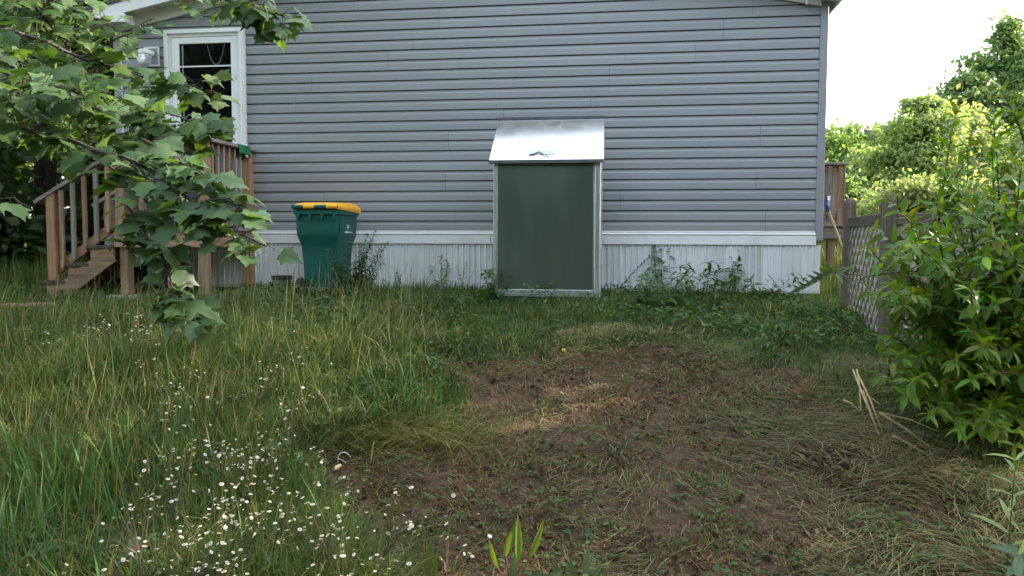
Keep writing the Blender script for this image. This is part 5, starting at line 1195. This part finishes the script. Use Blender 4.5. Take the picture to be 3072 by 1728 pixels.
g2 = Vector((2.0, 2.9, float(terr(2.0, 2.9)))); forb('blue_green_seedling', 'blue green broad leaved seedling below the bright one', g2, [at(3060, 1655, 2.85)], .16, .13, .05, M_milk, M_gstem, .2, .1, 2, .5, .1, cat='seedling', seed=42, stem_r=.004)
# dry tuft, lying stalks, flowers, litter
M_dry = pmat('dry_stalk', (.32, .24, .10), (.46, .36, .17), rough=.8, scale=14)
M_rust = pmat('rusty_grass', (.26, .12, .045), (.40, .22, .09), rough=.85, scale=14)
g = ground_at(2420, 1185); ro = empty('dead_tuft', g); tag(ro, 'rust coloured dead weed tuft right of the mown swath', 'dead plant'); rr = random.Random(77)
for k in range(26):
    a = rr.gauss(1.9, .9); l_ = rr.uniform(.10, .24); e_ = Vector((math.cos(a) * l_ * .6, rr.gauss(0, .05), abs(math.sin(a)) * l_ * .7 + .01)); mb = MB(); mb.tube([(rr.gauss(0, .012), 0, -.01), e_ * .5 + Vector((rr.gauss(0, .008), 0, .008)), e_], [.0026, .002, .0008], 4); mb.build('dead_stem', M_rust, ro)
g = ground_at(2600, 1250); ro = empty('cut_stalks', g); tag(ro, 'bundle of cut yellow stalks thrown down beside the glossy shrub', 'cut stalks')
for (a_, b_) in (((2560, 1120), (2640, 1300)), ((2575, 1130), (2650, 1290)), ((2572, 1118), (2585, 1230)), ((2590, 1180), (2625, 1260)), ((2640, 1245), (2820, 1290)), ((2640, 1250), (2800, 1340)), ((2530, 1205), (2580, 1230)), ((2680, 1310), (2800, 1370)), ((2600, 1190), (2650, 1215))):
    p, q = ground_at(*a_, .05), ground_at(*b_, .03); p = p + Vector((0, 0, .05 + rr.random() * .03)) - g; q = q + Vector((0, 0, .03)) - g; mb = MB(); mb.tube([p, p.lerp(q, .5) + Vector((rr.gauss(0, .008), 0, .012)), q], [.006, .0055, .004], 6); mb.build('stalk', M_dry, ro, smooth=True)
M_yfl = pmat('yellow_petal', (.75, .52, .02), (.8, .6, .04), rough=.6)
for (px, py, hh, lb) in ((1690, 1062, .05, 'small yellow flower at the top edge of the mown swath'), (1908, 868, .14, 'tiny yellow flower beside the lower right of the bin')):
    g = ground_at(px, py + 8); ro = empty('yellow_flower', g); tag(ro, lb, 'flower'); mb = MB(); mb.tube([(0, 0, 0), (.004, 0, hh)], .0016, 5); mb.build('stem', M_gstem, ro)
    mb = MB()
    for k in range(6): a = k * 1.047; mb.add([(0, 0, 0), (.012 * math.cos(a - .45), .012 * math.sin(a - .45), .003), (.016 * math.cos(a), .016 * math.sin(a), .004), (.012 * math.cos(a + .45), .012 * math.sin(a + .45), .003)], [(0, 1, 2, 3)])
    mb.build('flower_head', M_yfl, ro, loc=(.004, 0, hh), rot=(R(35), 0, 0))
g = ground_at(1015, 1415, .02); pn = empty('peanut', g + Vector((0, 0, .030)), 0); pn.rotation_euler = (R(0), R(-14), R(52)); tag(pn, 'pale peanut in its shell lying at the edge of the grass', 'peanut')
pf = []
for k in range(13):
    t = k / 12; pf.append((max(.0012, .0125 * math.sqrt(max(0, 1 - (2 * t - 1) ** 2)) ** .75 * (1 - .22 * math.exp(-((t - .52) / .12) ** 2)) * (1.08 if t < .5 else .95)), -.027 + .054 * t))
mb = MB(); mb.lathe(pf, 16, (0, 0, 0), 'x'); mb.build('shell', M_peanut, pn, smooth=True)
g = ground_at(1030, 1385, .02); wr = empty('white_hoop', g); tag(wr, 'thin white wire hoop sticking up beside the peanut', 'wire'); hp2 = [Vector((-.022, 0, -.02)), Vector((-.024, .005, .03)), Vector((-.012, .01, .055)), Vector((.012, .015, .056)), Vector((.034, .02, .038)), Vector((.040, .02, .022))]
mb = MB(); mb.tube(hp2, .0022, 6); mb.build('hoop', M_print, wr, smooth=True); mb = MB(); mb.tube([(-.022, .004, .026), (.0, .0, .018), (.02, -.005, .008)], .002, 6); mb.build('cross_wire', M_print, wr)

M_lobed = leafmat('lobed_leaf', attr=False, base=(.085, .165, .060), trans=.3, rough=.5, spec=.3, vary=.25)
LOB = [np_mesh('leaf', v_, t_, M_lobed) for (v_, t_) in MLV]
for k, (px, py, lb) in enumerate(((110, 1690, 'pale lobed leaved weed patch in the bottom left corner'), (330, 1710, 'lobed leaved weed at the bottom edge beside the corner patch'), (800, 1385, 'small lobed weed in the grass left of the peanut'))):
    g = ground_at(px, py, .12); ro = empty('lobed_weed', g); tag(ro, lb, 'weed'); rr = random.Random(300 + k)
    for q in range(34 if k < 2 else 16):
        e_ = Vector((rr.gauss(0, .13), rr.gauss(0, .09), rr.uniform(.08, .22))); mb = MB(); mb.tube([(e_.x * .5, e_.y * .5, -.01), e_ * .7, e_], [.0022, .0018, .0012], 4); mb.build('stem', M_gstem, ro)
        o = bpy.data.objects.new('leaf', LOB[rr.randrange(5)]); COL.objects.link(o); o.parent = ro; o.matrix_local = Matrix.Translation(e_) @ frame((rr.gauss(0, 1), rr.gauss(-.4, 1), rr.gauss(-.1, .3)), (rr.gauss(0, .3), rr.gauss(-.4, .3), 1)).to_4x4() @ Matrix.Scale(rr.uniform(.035, .06), 4)
bpy.context.view_layer.update()
